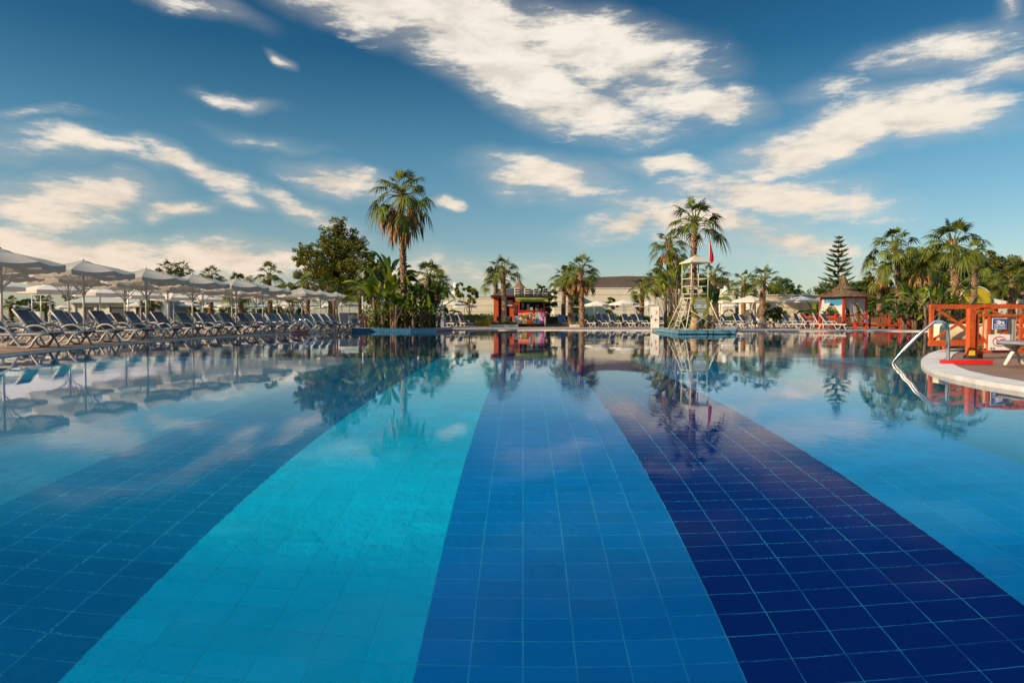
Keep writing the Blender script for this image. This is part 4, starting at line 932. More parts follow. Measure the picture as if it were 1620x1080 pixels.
# ================================================================ sun loungers (head at -X, foot at +X)
LP = [(-.92,0,.36)]
def lounger_proto(sl='sling', ang=52, far=False, label='', group=''):
    root = empty('sun_lounger', (0,0,0), 0, label, 'sun lounger', group) if not far else None
    bx, bz = -.28, .37; ca, sa = math.cos(R(ang)), math.sin(R(ang)); L = .80
    tx, tz = bx-L*ca, bz+L*sa
    if far:
        b = MB()
        for s in (-1, 1):
            b.bar((tx, s*.31, tz), (bx, s*.31, bz), .05, .05, 0); b.bar((-.85, s*.31, .34), (.98, s*.31, .34), .05, .07, 0)
            b.bar((-.80, s*.32, 0), (-.70, s*.31, .34), .06, .05, 0); b.bar((.95, s*.32, 0), (.78, s*.31, .34), .06, .05, 0)
            pts = [(-.42, s*.36, .38), (-.28, s*.37, .52), (-.02, s*.37, .54), (.18, s*.36, .34), (.34, s*.35, .04), (.50, s*.35, .02), (.66, s*.35, .3)]
            b.tube(pts, .028, 5, 0)
            b.bar((-.60, s*.28, .34), (bx-.5*L*ca, s*.28, bz+.5*L*sa), .03, .03, 0)
        b.bar((tx, -.31, tz), (tx, .31, tz), .06, .05, 0)
        b.add([(tx+.03,-.28,tz+.03),(tx+.03,.28,tz+.03),(bx,.28,bz+.04),(bx,-.28,bz+.04),(tx+.01,-.28,tz),(tx+.01,.28,tz),(bx-.03,.28,bz+.01),(bx-.03,-.28,bz+.01)], [(0,1,2,3)[::-1],(4,5,6,7),(0,1,5,4),(1,2,6,5),(3,0,4,7)], 1)
        b.add([(bx,-.28,bz+.04),(bx,.28,bz+.04),(.5,.28,.37),(.5,-.28,.37),(.97,.28,.40),(.97,-.28,.40),(.97,.28,.36),(.97,-.28,.36),(bx,.28,.34),(bx,-.28,.34)], [(0,3,2,1),(3,5,4,2),(4,5,7,6),(6,7,9,8)], 1)
        return b.mesh('sun_lounger', [M['plastic'], M[sl]])
    # part: frame with its side rails and cross members
    b = MB()
    for s in (-1, 1): b.tube([(-.92, s*.31, .33), (-.3, s*.31, .345), (.3, s*.31, .345), (.75, s*.31, .35), (1.0, s*.29, .37)], [.032, .035, .036, .034, .026], 6, 0, True)
    for x in (-.9, -.25, .35, .98): b.bar((x, -.30, .34+(.03 if x > .9 else 0)), (x, .30, .34+(.03 if x > .9 else 0)), .045, .04)
    b.build('frame', M['plastic'], root)
    for s in (-1, 1):     # arm arc that sweeps down into the front foot and back up
        P = []
        K = [(-.50,.37), (-.44,.47), (-.30,.545), (-.12,.555), (.04,.50), (.16,.38), (.26,.22), (.36,.07), (.44,.025), (.56,.025), (.63,.07), (.68,.17), (.76,.28), (.88,.34)]
        for x, z in K: P.append((x, s*(.365-.03*abs(x-.1)), z))
        MB().tube(P, [.026]+[.031]*(len(P)-2)+[.026], 7, 0).build('armrest', M['plastic'], root)
        MB().tube([(-.58, s*.31, .34), (-.70, s*.33, .17), (-.84, s*.34, .02), (-.92, s*.34, .02)], [.036, .032, .030, .026], 6).build('leg', M['plastic'], root)
        MB().tube([(.72, s*.28, .34), (.84, s*.27, .18), (.92, s*.27, .02)], [.036, .03, .028], 6).build('leg', M['plastic'], root)
    # sling seat, slightly dished and rolled over the foot rail
    def sling(pts, w, nm):
        V = []; n = 7
        for i, (x, z, nx, nz) in enumerate(pts):
            for k in range(n):
                f = -1+2*k/(n-1); dish = .022*(1-f*f); V.append((x-nx*dish, f*w, z-nz*dish))
        m_ = len(pts); T = .022
        V2 = [(v[0]-pts[i//n][2]*T, v[1], v[2]-pts[i//n][3]*T) for i, v in enumerate(V)]
        b = MB(); o_ = len(V); Fc = []
        for i in range(m_-1):
            for k in range(n-1): Fc += [(i*n+k, (i+1)*n+k, (i+1)*n+k+1, i*n+k+1), (o_+i*n+k, o_+i*n+k+1, o_+(i+1)*n+k+1, o_+(i+1)*n+k)]
            Fc += [(i*n, o_+i*n, o_+(i+1)*n, (i+1)*n), (i*n+n-1, (i+1)*n+n-1, o_+(i+1)*n+n-1, o_+i*n+n-1)]
        for k in range(n-1): Fc += [(k, k+1, o_+k+1, o_+k), ((m_-1)*n+k, o_+(m_-1)*n+k, o_+(m_-1)*n+k+1, (m_-1)*n+k+1)]
        b.add(V+V2, Fc, 0, True); return b.build(nm, M[sl], root)
    sling([(bx+.02,.40,0,1), (-.05,.395,0,1), (.3,.393,0,1), (.6,.40,0,1), (.85,.412,0,1), (.98,.415,.3,.95), (1.045,.385,1,.1), (1.03,.34,.9,-.4)], .285, 'seat')
    nx, nz = sa, ca
    sling([(tx-.02,tz-.03,-.6,.8), (tx-.005+.02*nx,tz+.02*nz,nx,nz), (tx+.2*L*ca+.02*nx,tz-.2*L*sa+.02*nz,nx,nz), (tx+.6*L*ca+.015*nx,tz-.6*L*sa+.015*nz,nx,nz), (bx-.02,bz+.05,nx,nz)], .285, 'backrest')
    b = MB()
    for s in (-1, 1): b.tube([(bx, s*.305, bz), (tx, s*.305, tz)], [.030, .026], 6)
    b.bar((tx, -.305, tz), (tx, .305, tz), .05, .04); b.bar((bx-.5*L*ca, -.3, bz+.5*L*sa-.03), (bx-.5*L*ca, .3, bz+.5*L*sa-.03), .04, .03)
    b.build('back_frame', M['plastic'], root)
    b = MB()
    for s in (-1, 1): b.bar((-.72, s*.25, .34), (bx-.55*L*ca, s*.25, bz+.55*L*sa-.03), .03, .03)
    b.build('back_strut', M['plastic'], root)
    return root
proj = lambda p: (810+F*(p[0]/(math.cos(R(PITCH))*p[1]-math.sin(R(PITCH))*(p[2]-CAM_H))),)
# front row along the west edge: march until the top of the backrest falls on its column
L0 = lounger_proto(label='', group='grey sling loungers of the front row along the west edge'); first = [True]
EDGE = left_edge
def edge_pt(D):
    for a, c in zip(EDGE, EDGE[1:]):
        if a[1] <= D <= c[1]:
            t = (D-a[1])/(c[1]-a[1]); d = (Vector(c)-Vector(a)).normalized(); return Vector((a[0]+(c[0]-a[0])*t, D)), d
    a, c = EDGE[-2], EDGE[-1]; d = (Vector(c)-Vector(a)).normalized(); return Vector(c)+d*((D-c[1])/max(.3, d.y)), d
def place_row(cols, back, first, lab, proto, z=DK, rzoff=0.0, head=-.77):
    out = []
    for i, px in enumerate(cols):
        lo, hi = 9.0, 60.0
        for _ in range(40):
            D = (lo+hi)/2; p, d = edge_pt(D); nrm = Vector((-d.y, d.x)); q = p+nrm*(back-head*1.0)
            x = 810+F*q.x/q.y
            if x < px: lo = D
            else: hi = D
        c = p+nrm*back; rz = math.atan2(d.y, d.x)-math.pi/2+rzoff
        o = put(proto, first, (c.x, c.y, z), rz, lab(i), (1, 1.17, 1)); out.append((c, d, o))
    return out
cols = [-32, 32, 95, 151, 203, 247, 284, 318, 352, 379, 403, 425, 446, 465, 481, 496, 509, 521]
names1 = ['cut off by the frame edge at the west', 'nearest complete one, its backrest twisted widest', 'next after the nearest complete one']
lab1 = lambda i: 'front-row lounger on the west deck, ' + (names1[i] if i < 3 else f'{ORD[i]} counted from the camera end of the row')
row1 = place_row(cols, 1.22, first, lab1, L0)
for k, q in enumerate(row1): q[2].rotation_euler.z += rnd.uniform(-.08, .08)
row1[1][2].rotation_euler.z += .06
# back rows: their own prototype, foot ends turned the same way
row2D = [20.5, 22.4, 25.5, 26.6, 30.5, 31.6, 35.0, 36.1, 39.5, 40.6, 44.0, 45.2]
for i, D in enumerate(row2D):
    p, d = edge_pt(min(D, 41)); p = Vector((p.x, D)); nrm = Vector((-d.y, d.x)); c = p+nrm*(5.0+.25*math.sin(i*2))
    put(L0, first, (c.x, c.y, DK), math.atan2(d.y, d.x)-math.pi/2+rnd.uniform(-.12, .12), f'second-row lounger behind the front row on the west deck, {ORD[i]} from the camera end', (1, 1.15, 1), 'grey sling loungers of the second row on the west deck')
FARL = lounger_proto(far=True); FARB = lounger_proto('sling_b', far=True); FARL2 = lounger_proto(ang=64, far=True)
def far_lounger(px, D, rz, label, me=None, group='loungers on the far side of the pool', y=None):
    o = link('sun_lounger', me or FARL, None, (XD(px, D), D, DK), rz); tag(o, label, 'sun lounger', group); return o
rg = random.Random(21)
k = 0
for D in (24, 27.5, 31, 34.5, 38, 42, 46.5, 51):
    for X in (-18.2-.03*D, -24.5-.05*D):
        px = 810+F*X/D
        if px < -40: continue
        far_lounger(px, D+rg.uniform(-.6, .6), rg.uniform(-.15, .15), f'lounger deep in the shaded rows of the west deck, {ORD[k]} walking away from the camera', group='loungers deep in the west deck'); k += 1
k = 0
for D in (57, 64):
    for px in range(20, 540, 26):
        if (px+int(D)) % 3 == 0: continue
        far_lounger(px+rg.uniform(-6, 6), D+rg.uniform(-1, 1), rg.uniform(-.5, .3), f'tiny distant lounger below the far parasols of the west deck, {ORD[k] if k < 30 else str(k)+"th"} from the west', group='tiny distant loungers of the west deck'); k += 1
for i, (px, D, rz, lb) in enumerate([(547, 46, -1.1, 'lounger standing beside the life ring post, nearer the front row'), (560, 46.5, -1.2, 'lounger standing right beside the orange life ring'), (707, 56, -.5, 'lounger beside the grey box east of the planted platform'), (724, 57, -.5, 'lounger under the pair of parasols west of the kiosk, closer to the planted platform'), (737, 58, -.5, 'lounger under the pair of parasols west of the kiosk, closer to the kiosk'), (692, 57.5, -.7, 'lounger half hidden by plants and the grey box')]):
    far_lounger(px, D, rz, lb, FARL2)
for i, px in enumerate((893, 909, 925)): far_lounger(px, 60.5, -1.15, ['blue lounger nearest the kiosk', 'blue lounger between two others', 'blue lounger just behind the yellowish planter'][i]+' under the trio of palms', FARB, 'blue loungers under the trio of palms')
mid = [(934, 57), (954, 57.5), (963, 61), (975, 57.5), (996, 57), (1010, 60), (1020, 57.5), (1052, 57), (1060, 60)]
for i, (px, D) in enumerate(mid): far_lounger(px, D, -.85+rg.uniform(-.1, .1), f'grey lounger between the planter and the lifeguard tower, {ORD[i]} from the kiosk side', FARL2, 'grey loungers between planter and tower')
east = [(1113, 52), (1124, 49), (1143, 50), (1157, 53), (1175, 49.5), (1186, 53), (1202, 50), (1224, 52), (1242, 53), (1256, 48.8), (1270, 52), (1285, 48.5), (1303, 47.5), (1318, 46.2)]
for i, (px, D) in enumerate(east): far_lounger(px, D, -.75+rg.uniform(-.12, .12), f'grey lounger on the east shore, {ORD[i]} from the lifeguard tower toward the gazebo', FARL if i % 2 else FARL2, 'grey loungers on the east shore')
# the lounger at the promontory edge
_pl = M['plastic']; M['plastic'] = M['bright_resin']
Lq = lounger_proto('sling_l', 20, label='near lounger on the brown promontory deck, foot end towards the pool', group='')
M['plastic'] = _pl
if 'group' in Lq: del Lq['group']
Lq.location = (8.72, 10.35, DK+.003); Lq.rotation_euler.z = R(182)
Lq.scale = (1.12, 1.12, 1.0)

# ================================================================ parasols
def parasol_proto(rad=1.52, label='', group=''):
    root = empty('market_parasol', (0,0,0), 0, label, 'parasol', group); n = 8
    ztop, ze, val = 2.62, 2.27, .15
    c = MB(); V = []; rings = [(.16, ztop-.02), (.52, ztop-.10), (1.0, ztop-.20), (rad, ze)]
    seg = 6
    for r, z in rings:
        for k in range(n):
            a0 = 2*math.pi*(k+.5)/n; a1 = 2*math.pi*(k+1.5)/n
            for j in range(seg):
                f = j/seg; x = (math.cos(a0)*(1-f)+math.cos(a1)*f)*r; y = (math.sin(a0)*(1-f)+math.sin(a1)*f)*r
                V.append((x, y, z-.10*(r/rad)**1.5*math.sin(math.pi*f)*.7))
    m_ = n*seg; Fc = []
    for i in range(len(rings)-1):
        for k in range(m_): k2 = (k+1) % m_; Fc.append((i*m_+k, (i+1)*m_+k, (i+1)*m_+k2, i*m_+k2))
    c.add(V, Fc, 0, False); c.build('canopy', M['canvas'], root)
    v = MB(); V = []
    for k in range(n):
        a0 = 2*math.pi*(k+.5)/n; a1 = 2*math.pi*(k+1.5)/n
        for j in range(seg):
            f = j/seg; x = (math.cos(a0)*(1-f)+math.cos(a1)*f)*rad; y = (math.sin(a0)*(1-f)+math.sin(a1)*f)*rad; dz = -.07*math.sin(math.pi*f)
            V.append((x*1.002, y*1.002, ze+dz)); V.append((x*(1.006+.01*math.sin(k*3+j*2)), y*(1.006+.01*math.sin(k*3+j*2)), ze+dz-val-.02*math.sin(j*2.1)))
    v.add(V, [(2*k, 2*k+1, (2*k+3) % (2*m_), (2*k+2) % (2*m_)) for k in range(m_)]); v.build('valance', M['canvas'], root)
    t = MB(); t.lathe([(.34, ztop-.075), (.30, ztop-.05), (.17, ztop+.01), (.04, ztop+.05), (0, ztop+.055)], 8, ph=math.pi/8, smooth=False); t.build('vent_cap', M['canvas'], root)
    MB().tube([(0,0,.05), (0,0,ztop-.03)], .035, 8).build('pole', M['pole'], root)
    MB().lathe([(.045, ztop+.02), (.03, ztop+.09), (0, ztop+.10)], 8).build('finial', M['pole'], root)
    MB().lathe([(.06, 1.52), (.07, 1.54), (.07, 1.62), (.05, 1.65)], 10).build('runner', M['pole'], root)
    MB().box(-.38, .38, -.38, .38, 0, .07).build('base', M['concrete'], root)
    rib = MB().bar((.06, 0, ztop-.07), (rad-.02, 0, ze-.045), .025, .03).mesh('rib', [M['pole']])
    stt = MB().bar((.06, 0, 1.60), (rad*.55, 0, ztop-.07-(ztop-ze)*.53), .018, .02).mesh('strut', [M['pole']])
    for k in range(n): a = 2*math.pi*(k+.5)/n; link('rib', rib, root, None, a); link('strut', stt, root, None, a)
    return root
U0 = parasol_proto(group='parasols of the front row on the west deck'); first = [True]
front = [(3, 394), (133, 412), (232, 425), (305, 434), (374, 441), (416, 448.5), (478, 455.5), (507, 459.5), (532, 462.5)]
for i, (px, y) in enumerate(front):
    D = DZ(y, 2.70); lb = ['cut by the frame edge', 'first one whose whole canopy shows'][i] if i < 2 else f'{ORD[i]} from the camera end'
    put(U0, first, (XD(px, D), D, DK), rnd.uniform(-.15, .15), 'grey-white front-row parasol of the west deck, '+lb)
# lightweight parasol for the far rows: canopy and pole
def far_parasol_mesh(nm, rad=1.55, ztop=2.62, ze=2.24, tilt=0.0, val=.18):
    b = MB(); n = 8; V = []
    for r, z in ((.05, ztop), (.5, ztop-.10), (rad, ze), (rad*1.003, ze-val)):
        for k in range(n): a = 2*math.pi*(k+.5)/n; V.append((r*math.cos(a), r*math.sin(a), z))
    Fc = [(i*n+k, (i+1)*n+k, (i+1)*n+(k+1) % n, i*n+(k+1) % n) for i in range(3) for k in range(n)]
    b.add(V, Fc, 0); b.lathe([(.3, ztop-.04), (.12, ztop+.03), (0, ztop+.05)], 8, 0, smooth=False); b.tube([(0,0,0), (0,0,ztop-.02)], .035, 6, 1)
    b.box(-.3, .3, -.3, .3, 0, .06, 1)
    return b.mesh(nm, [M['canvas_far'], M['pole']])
FP = far_parasol_mesh('far_parasol')
def far_parasol(px, y, label, group, z=2.70, D=None, rz=None):
    D = D or DZ(y, z); o = link('market_parasol', FP, None, (XD(px, D), D, DK), rg.uniform(0, .8) if rz is None else rz)
    s = (ZD(y, D)-DK)/2.67; o.scale = (1, 1, s); tag(o, label, 'parasol', group); return o
first2 = [True]; k = 0
for i, D in enumerate((23.5, 27.3, 31.0, 34.6, 38.2, 41.8, 45.4, 49.0)):
    X = -18.8+.04*D; 
    o = put(U0, [False], (X, D, DK), rnd.uniform(-.2, .2), f'second-row parasol of the west deck, {ORD[i]} from the camera', 1.0, 'parasols of the second row on the west deck')
    k += 1
for i, D in enumerate((28, 32.5, 37, 41.5, 46, 50.5, 55)):
    X = -25.0; o = link('market_parasol', FP, None, (X, D, DK), rg.uniform(0, .8)); tag(o, f'parasol of the third row on the west deck, {ORD[i]} from the camera end', 'parasol', 'parasols of the third row on the west deck')
k = 0
for px, y in [(28,481),(50,484),(100,482),(118,485),(148,478),(165,484),(182,479),(200,484),(222,477),(236,482),(258,478),(275,483),(298,477),(318,482),(340,479),(352,484),(366,477.5),(388,480),(402,484),(420,479),(438,482),(452,476),(466,480),(484,477),(498,481),(516,479),(541,475),(553,476.5)]:
    far_parasol(px, y, f'small sunlit parasol in the far west rows, {ORD[k]} from the frame edge', 'far sunlit parasols of the west deck'); k += 1
for px, y, lb in [(715, 474.5, 'white parasol beside the grey box, over two loungers'), (735, 478.5, 'white parasol on the kiosk side of the grey box'),
                  (945, 475.5, 'white parasol closest to the trio of palms'), (935, 481.5, 'lower white parasol half behind the one closest to the trio of palms'), (968, 480.5, 'white parasol low between two higher ones before the long building'), (987, 473.5, 'higher white parasol in the middle before the long building'), (1004, 481.5, 'low white parasol under the short palms'), (1026, 475.5, 'white parasol partly behind the first aid cabinet'), (1030, 483, 'lower white parasol behind the first aid cabinet'),
                  (1140, 469.5, 'grey-white parasol just past the lifeguard tower'), (1151, 477.5, 'lower parasol between tower and the broad white parasol'), (1187, 467.5, 'broad white parasol under the two eastern palms'), (1196, 477, 'lower parasol behind the broad white one'), (1170, 479, 'low parasol edge under the two eastern palms'),
                  (1233, 478, 'small parasol against the plank wall'), (1266, 467.5, 'flat-topped white parasol before the plank wall'), (1293, 472.5, 'white parasol next to the gazebo'),
                  (1571, 471.5, 'white parasol beside the glazed arch, above the daybed'), (1617, 470, 'white parasol at the eastern frame edge above the daybed')]:
    far_parasol(px, y, lb, 'white parasols across the pool')

# ================================================================ lifeguard tower
def tower():
    D = 33.9; X = XD(1099, D); o = empty('lifeguard_tower', (X, D, .205), 0, 'white steel lifeguard tower with a small pyramid roof and olive notice panel', 'lifeguard tower')
    zf = lambda y: ZD(y, D)-.205; a = R(15); h = .455; rt = lambda x, y: Vector((x*math.cos(a)-y*math.sin(a), x*math.sin(a)+y*math.cos(a), 0))
    cor = [rt(-h, -h), rt(h, -h), rt(h, h), rt(-h, h)]; zp = zf(471); ze = zf(417); up = Vector((0,0,1)); W_ = M['cream_paint']
    for c in cor: MB().tube([c+up*zp, c+up*ze], .024, 7).build('post', W_, o)
    for y_, nm in ((441, 'top_rail'), (453, 'mid_rail'), (465, 'low_rail')):
        b = MB(); zz = zf(y_)
        for i in range(4): b.bar(cor[i]+up*zz, cor[(i+1) % 4]+up*zz, .034, .034)
        b.build(nm, W_, o)
    MB().add([c*1.05+up*(zp-.05) for c in cor]+[c*1.05+up*zp for c in cor], [(0,3,2,1),(4,5,6,7),(0,1,5,4),(1,2,6,5),(2,3,7,6),(3,0,4,7)]).build('platform', W_, o)
    ft = [c*2.15 for c in cor]; ft[0] += Vector((-.05, 0, 0))
    for c, f_ in zip(cor, ft): MB().tube([f_, c+up*zp], .026, 7).build('leg', W_, o)
    b = MB()
    for i in range(4):
        j = (i+1) % 4; p0 = ft[i]; p1 = cor[j].lerp(ft[j], .38)+up*(zp*.62); q0 = ft[j]; q1 = cor[i].lerp(ft[i], .38)+up*(zp*.62)
        b.tube([p0, p1], .015, 5); b.tube([q0, q1], .015, 5)
    b.build('brace', W_, o)
    r = MB(); e = [c*1.24 for c in cor]; r.add([p+up*ze for p in e]+[p+up*(ze+.05) for p in e]+[up*(zf(404))], [(0,1,5,4),(1,2,6,5),(2,3,7,6),(3,0,4,7),(4,5,8),(5,6,8),(6,7,8),(7,4,8),(3,2,1,0)]); r.build('roof', W_, o)
    # ladder on the west side
    l = MB(); A = ft[0].lerp(ft[3], .5)*1.02; Bq = cor[0].lerp(cor[3], .5)*1.05+up*zp; sd = (cor[3]-cor[0]).normalized()*.2
    for s in (-1, 1): l.tube([A+sd*s, Bq+sd*s], .02, 5)
    for i in range(1, 7): t = i/7; l.bar(A.lerp(Bq, t)-sd, A.lerp(Bq, t)+sd, .03, .03)
    l.build('ladder', W_, o)
    st = MB().bar(cor[0]*.4+up*(zp+.45), cor[2]*.4+up*(zp+.45), .4, .05).build('seat', W_, o)
    # olive notice boards on the two faces turned to the pool
    def face(i, j, nm, w0, w1, mats):
        c0, c1 = cor[i], cor[j]; d = (c1-c0).normalized(); n_ = Vector((d.y, -d.x, 0)); m_ = (c0+c1)/2+n_*.07; W1 = (c1-c0).length/2*w0; W2 = (c1-c0).length/2*w1
        zt, zb, zm = zp+.02, zf(503), zf(491)
        P = [m_-d*W1+up*zt, m_+d*W1+up*zt, m_+d*W1*1.02+up*zm, m_+d*W2+up*zb, m_-d*W2+up*zb, m_-d*W1*1.02+up*zm]
        b = MB(); k = len(P); b.add([p+n_*.03 for p in P]+[p for p in P], [(0,5,4,3,2,1)[::1], (6,7,8,9,10,11)]+[(q, (q+1) % k, k+(q+1) % k, k+q) for q in range(k)]); bo = b.build(nm, M['olive'], o)
        s_ = MB()
        for u0, u1, v0, v1, mm in mats:
            p = lambda u, v: m_+n_*.036+d*W1*u+up*(zb+(zt-zb)*v)
            s_.add([p(u0,v0), p(u1,v0), p(u1,v1), p(u0,v1)], [(0,1,2,3)], mm)
        s_.build('notice', [M['signwhite'], M['signred'], M['k_yel'], M['ink'], M['steel']], bo)
    face(0, 1, 'notice_board', 1.0, .80, [(-.62,.62,.86,.90,0),(-.62,.62,.78,.82,0),(-.7,.7,.70,.73,0),(-.78,.12,.46,.66,0),(.16,.72,.46,.66,0),(-.74,-.50,.52,.60,1),(.22,.40,.55,.63,2),(-.5,.5,.36,.39,0),(-.45,.45,.30,.33,0),(-.28,.30,.08,.25,0)])
    face(1, 2, 'side_board', .9, .62, [(-.55,-.1,.70,.80,2),(-.55,-.1,.52,.62,2),(-.5,.05,.1,.42,3),(-.42,-.02,.14,.38,4)])
    # flag pole on the east corner
    p = cor[2]*1.02 if cor[2].x > cor[1].x else cor[1]*1.02
    q = Vector((XD(1118.5, D)-X, p.y, 0)); MB().tube([q+up*zf(427), q+up*zf(380.5)], .018, 6).build('flag_pole', W_, o)
    f = MB(); V = []; n = 8
    for i in range(n+1):
        t = i/n; zz = zf(383)-(zf(383)-zf(417))*t; w_ = .03+.235*t**1.0 if t < .82 else .24*(1-(t-.82)/.18*.55)
        for k in range(5): u = k/4; V.append(q+Vector((.02+w_*u, .03*math.sin(u*7+t*3), zz+.02*math.sin(u*5))))
    f.add(V, [(i*5+k, (i+1)*5+k, (i+1)*5+k+1, i*5+k+1) for i in range(n) for k in range(4)], 0, True); fo = f.build('flag', M['redcloth'], o)
tower()

# first aid cabinet
def cabinet():
    D = 43.2; X = XD(1037, D); o = empty('first_aid_cabinet', (X, D+.1, DK), R(-14), 'white first aid cabinet with red crescent and red cross by the pool edge', 'cabinet'); sc = D/F
    w, dp, h = 13.6*sc/2, .34, ZD(485, D)-DK-.10
    MB().box(-w, w, -dp, dp, .10, h+.10).build('body', M['white'], o)
    for i in (-1, 1):
        for j in (-1, 1): MB().box(i*(w-.05)-.03, i*(w-.05)+.03, j*(dp-.05)-.03, j*(dp-.05)+.03, 0, .10).build('leg', M['white'], o)
    door = MB().box(-w+.02, w-.02, -dp-.02, -dp-.002, .13, h+.07).build('door', M['white'], o)
    MB().box(-w+.05, -w+.08, -dp-.05, -dp-.021, .75, .95).build('handle', M['steel'], door)
    # crescent (opens to the left) and cross, printed flat
    c = MB(); n = 22; R0, r0, off = .115, .092, -.045; cz = h*.80; cx = .05
    out_ = []; inn = []
    for k in range(n+1):
        a = R(-142+284*k/n); out_.append((cx+R0*math.cos(a), -dp-.024, cz+R0*math.sin(a)))
        a2 = R(-128+256*k/n); inn.append((cx+off+r0*math.cos(a2)*1.03, -dp-.024, cz+r0*math.sin(a2)*1.03))
    c.add(out_+inn, [(k, k+1, n+2+k, n+1+k) for k in range(n)]); c.build('red_crescent', M['signred'], door)
    c = MB(); cz = h*.47; c.box(cx-.13, cx+.13, -dp-.026, -dp-.021, cz-.024, cz+.024); c.box(cx-.026, cx+.026, -dp-.027, -dp-.0215, cz-.13, cz+.13); c.build('red_cross', M['signred'], door)
    D2 = 45.2; s = empty('notice_hoarding', (XD(1047, D2), D2, DK), 0, 'tall blank grey-green board behind the first aid cabinet', 'board')
    w2 = 10*D2/F; MB().box(-w2, w2, -.04, .04, ZD(501, D2)-DK, ZD(470, D2)-DK).build('panel', M['palegrey'], s)
    for i in (-1, 1): MB().tube([(i*(w2-.05), .08, 0), (i*(w2-.05), .08, ZD(470, D2)-DK)], .035, 6).build('post', M['pole'], s)
cabinet()
# grey box with a dark face by the planted platform
o = empty('grey_equipment_box', (XD(695, 50), 50, DK), R(-10), 'tall slate-blue equipment box partly behind the platform plants', 'box')
MB().box(-.42, .42, -.3, .3, .12, 1.72).build('body', M['grey'], o); MB().box(-.44, .44, -.32, .32, 1.72, 1.76).build('lid', M['concrete'], o)
MB().box(-.36, .36, -.26, .26, 0, .12).build('plinth', M['concrete'], o)
# life ring on its post
def lifering():
    D = 44.5; X = XD(575, D); o = empty('life_ring_post', (X, D, DK), 0, 'slim pale post that carries the orange life ring', 'post')
    MB().tube([(-.06, .05, 0), (-.06, .05, ZD(468, D)-DK)], .045, 8).build('pole', M['pole'], o); MB().bar((-.06, .02, .58), (-.06, -.06, .58), .05, .03).build('hook', M['steel'], o)
    r = empty('life_ring', (X, D-.08, DK+ZD(503, D)-DK), 0, 'orange life ring hanging on its post at the corner of the west deck', 'life ring')
    b = MB(); n, m_, R_, rr = 28, 10, .25, .075; V = []
    for i in range(n):
        a = 2*math.pi*i/n
        for j in range(m_): q = 2*math.pi*j/m_; V.append(((R_+rr*math.cos(q))*math.cos(a), rr*.8*math.sin(q), (R_+rr*math.cos(q))*math.sin(a)))
    b.add(V, [(i*m_+j, i*m_+(j+1) % m_, ((i+1) % n)*m_+(j+1) % m_, ((i+1) % n)*m_+j) for i in range(n) for j in range(m_)], 0, True); b.build('ring', M['ringorange'], r)
    for k in range(4):
        a = R(45+90*k); c = Vector((math.cos(a)*R_, 0, math.sin(a)*R_)); t = Vector((-math.sin(a), 0, math.cos(a))); MB().tube([c-t*.05, c+t*.05], rr*1.06, 10, flat=1.0).build('band', M['white'], r)
lifering()
D = 47; o = empty('side_table', (XD(590, D), D, DK), 0, 'small white table behind the life ring', 'table'); MB().box(-.4, .4, -.3, .3, .62, .66).build('top', M['white'], o)
for i in (-.33, .33):
    for j in (-.24, .24): MB().tube([(i, j, 0), (i, j, .62)], .02, 5).build('leg', M['white'], o)

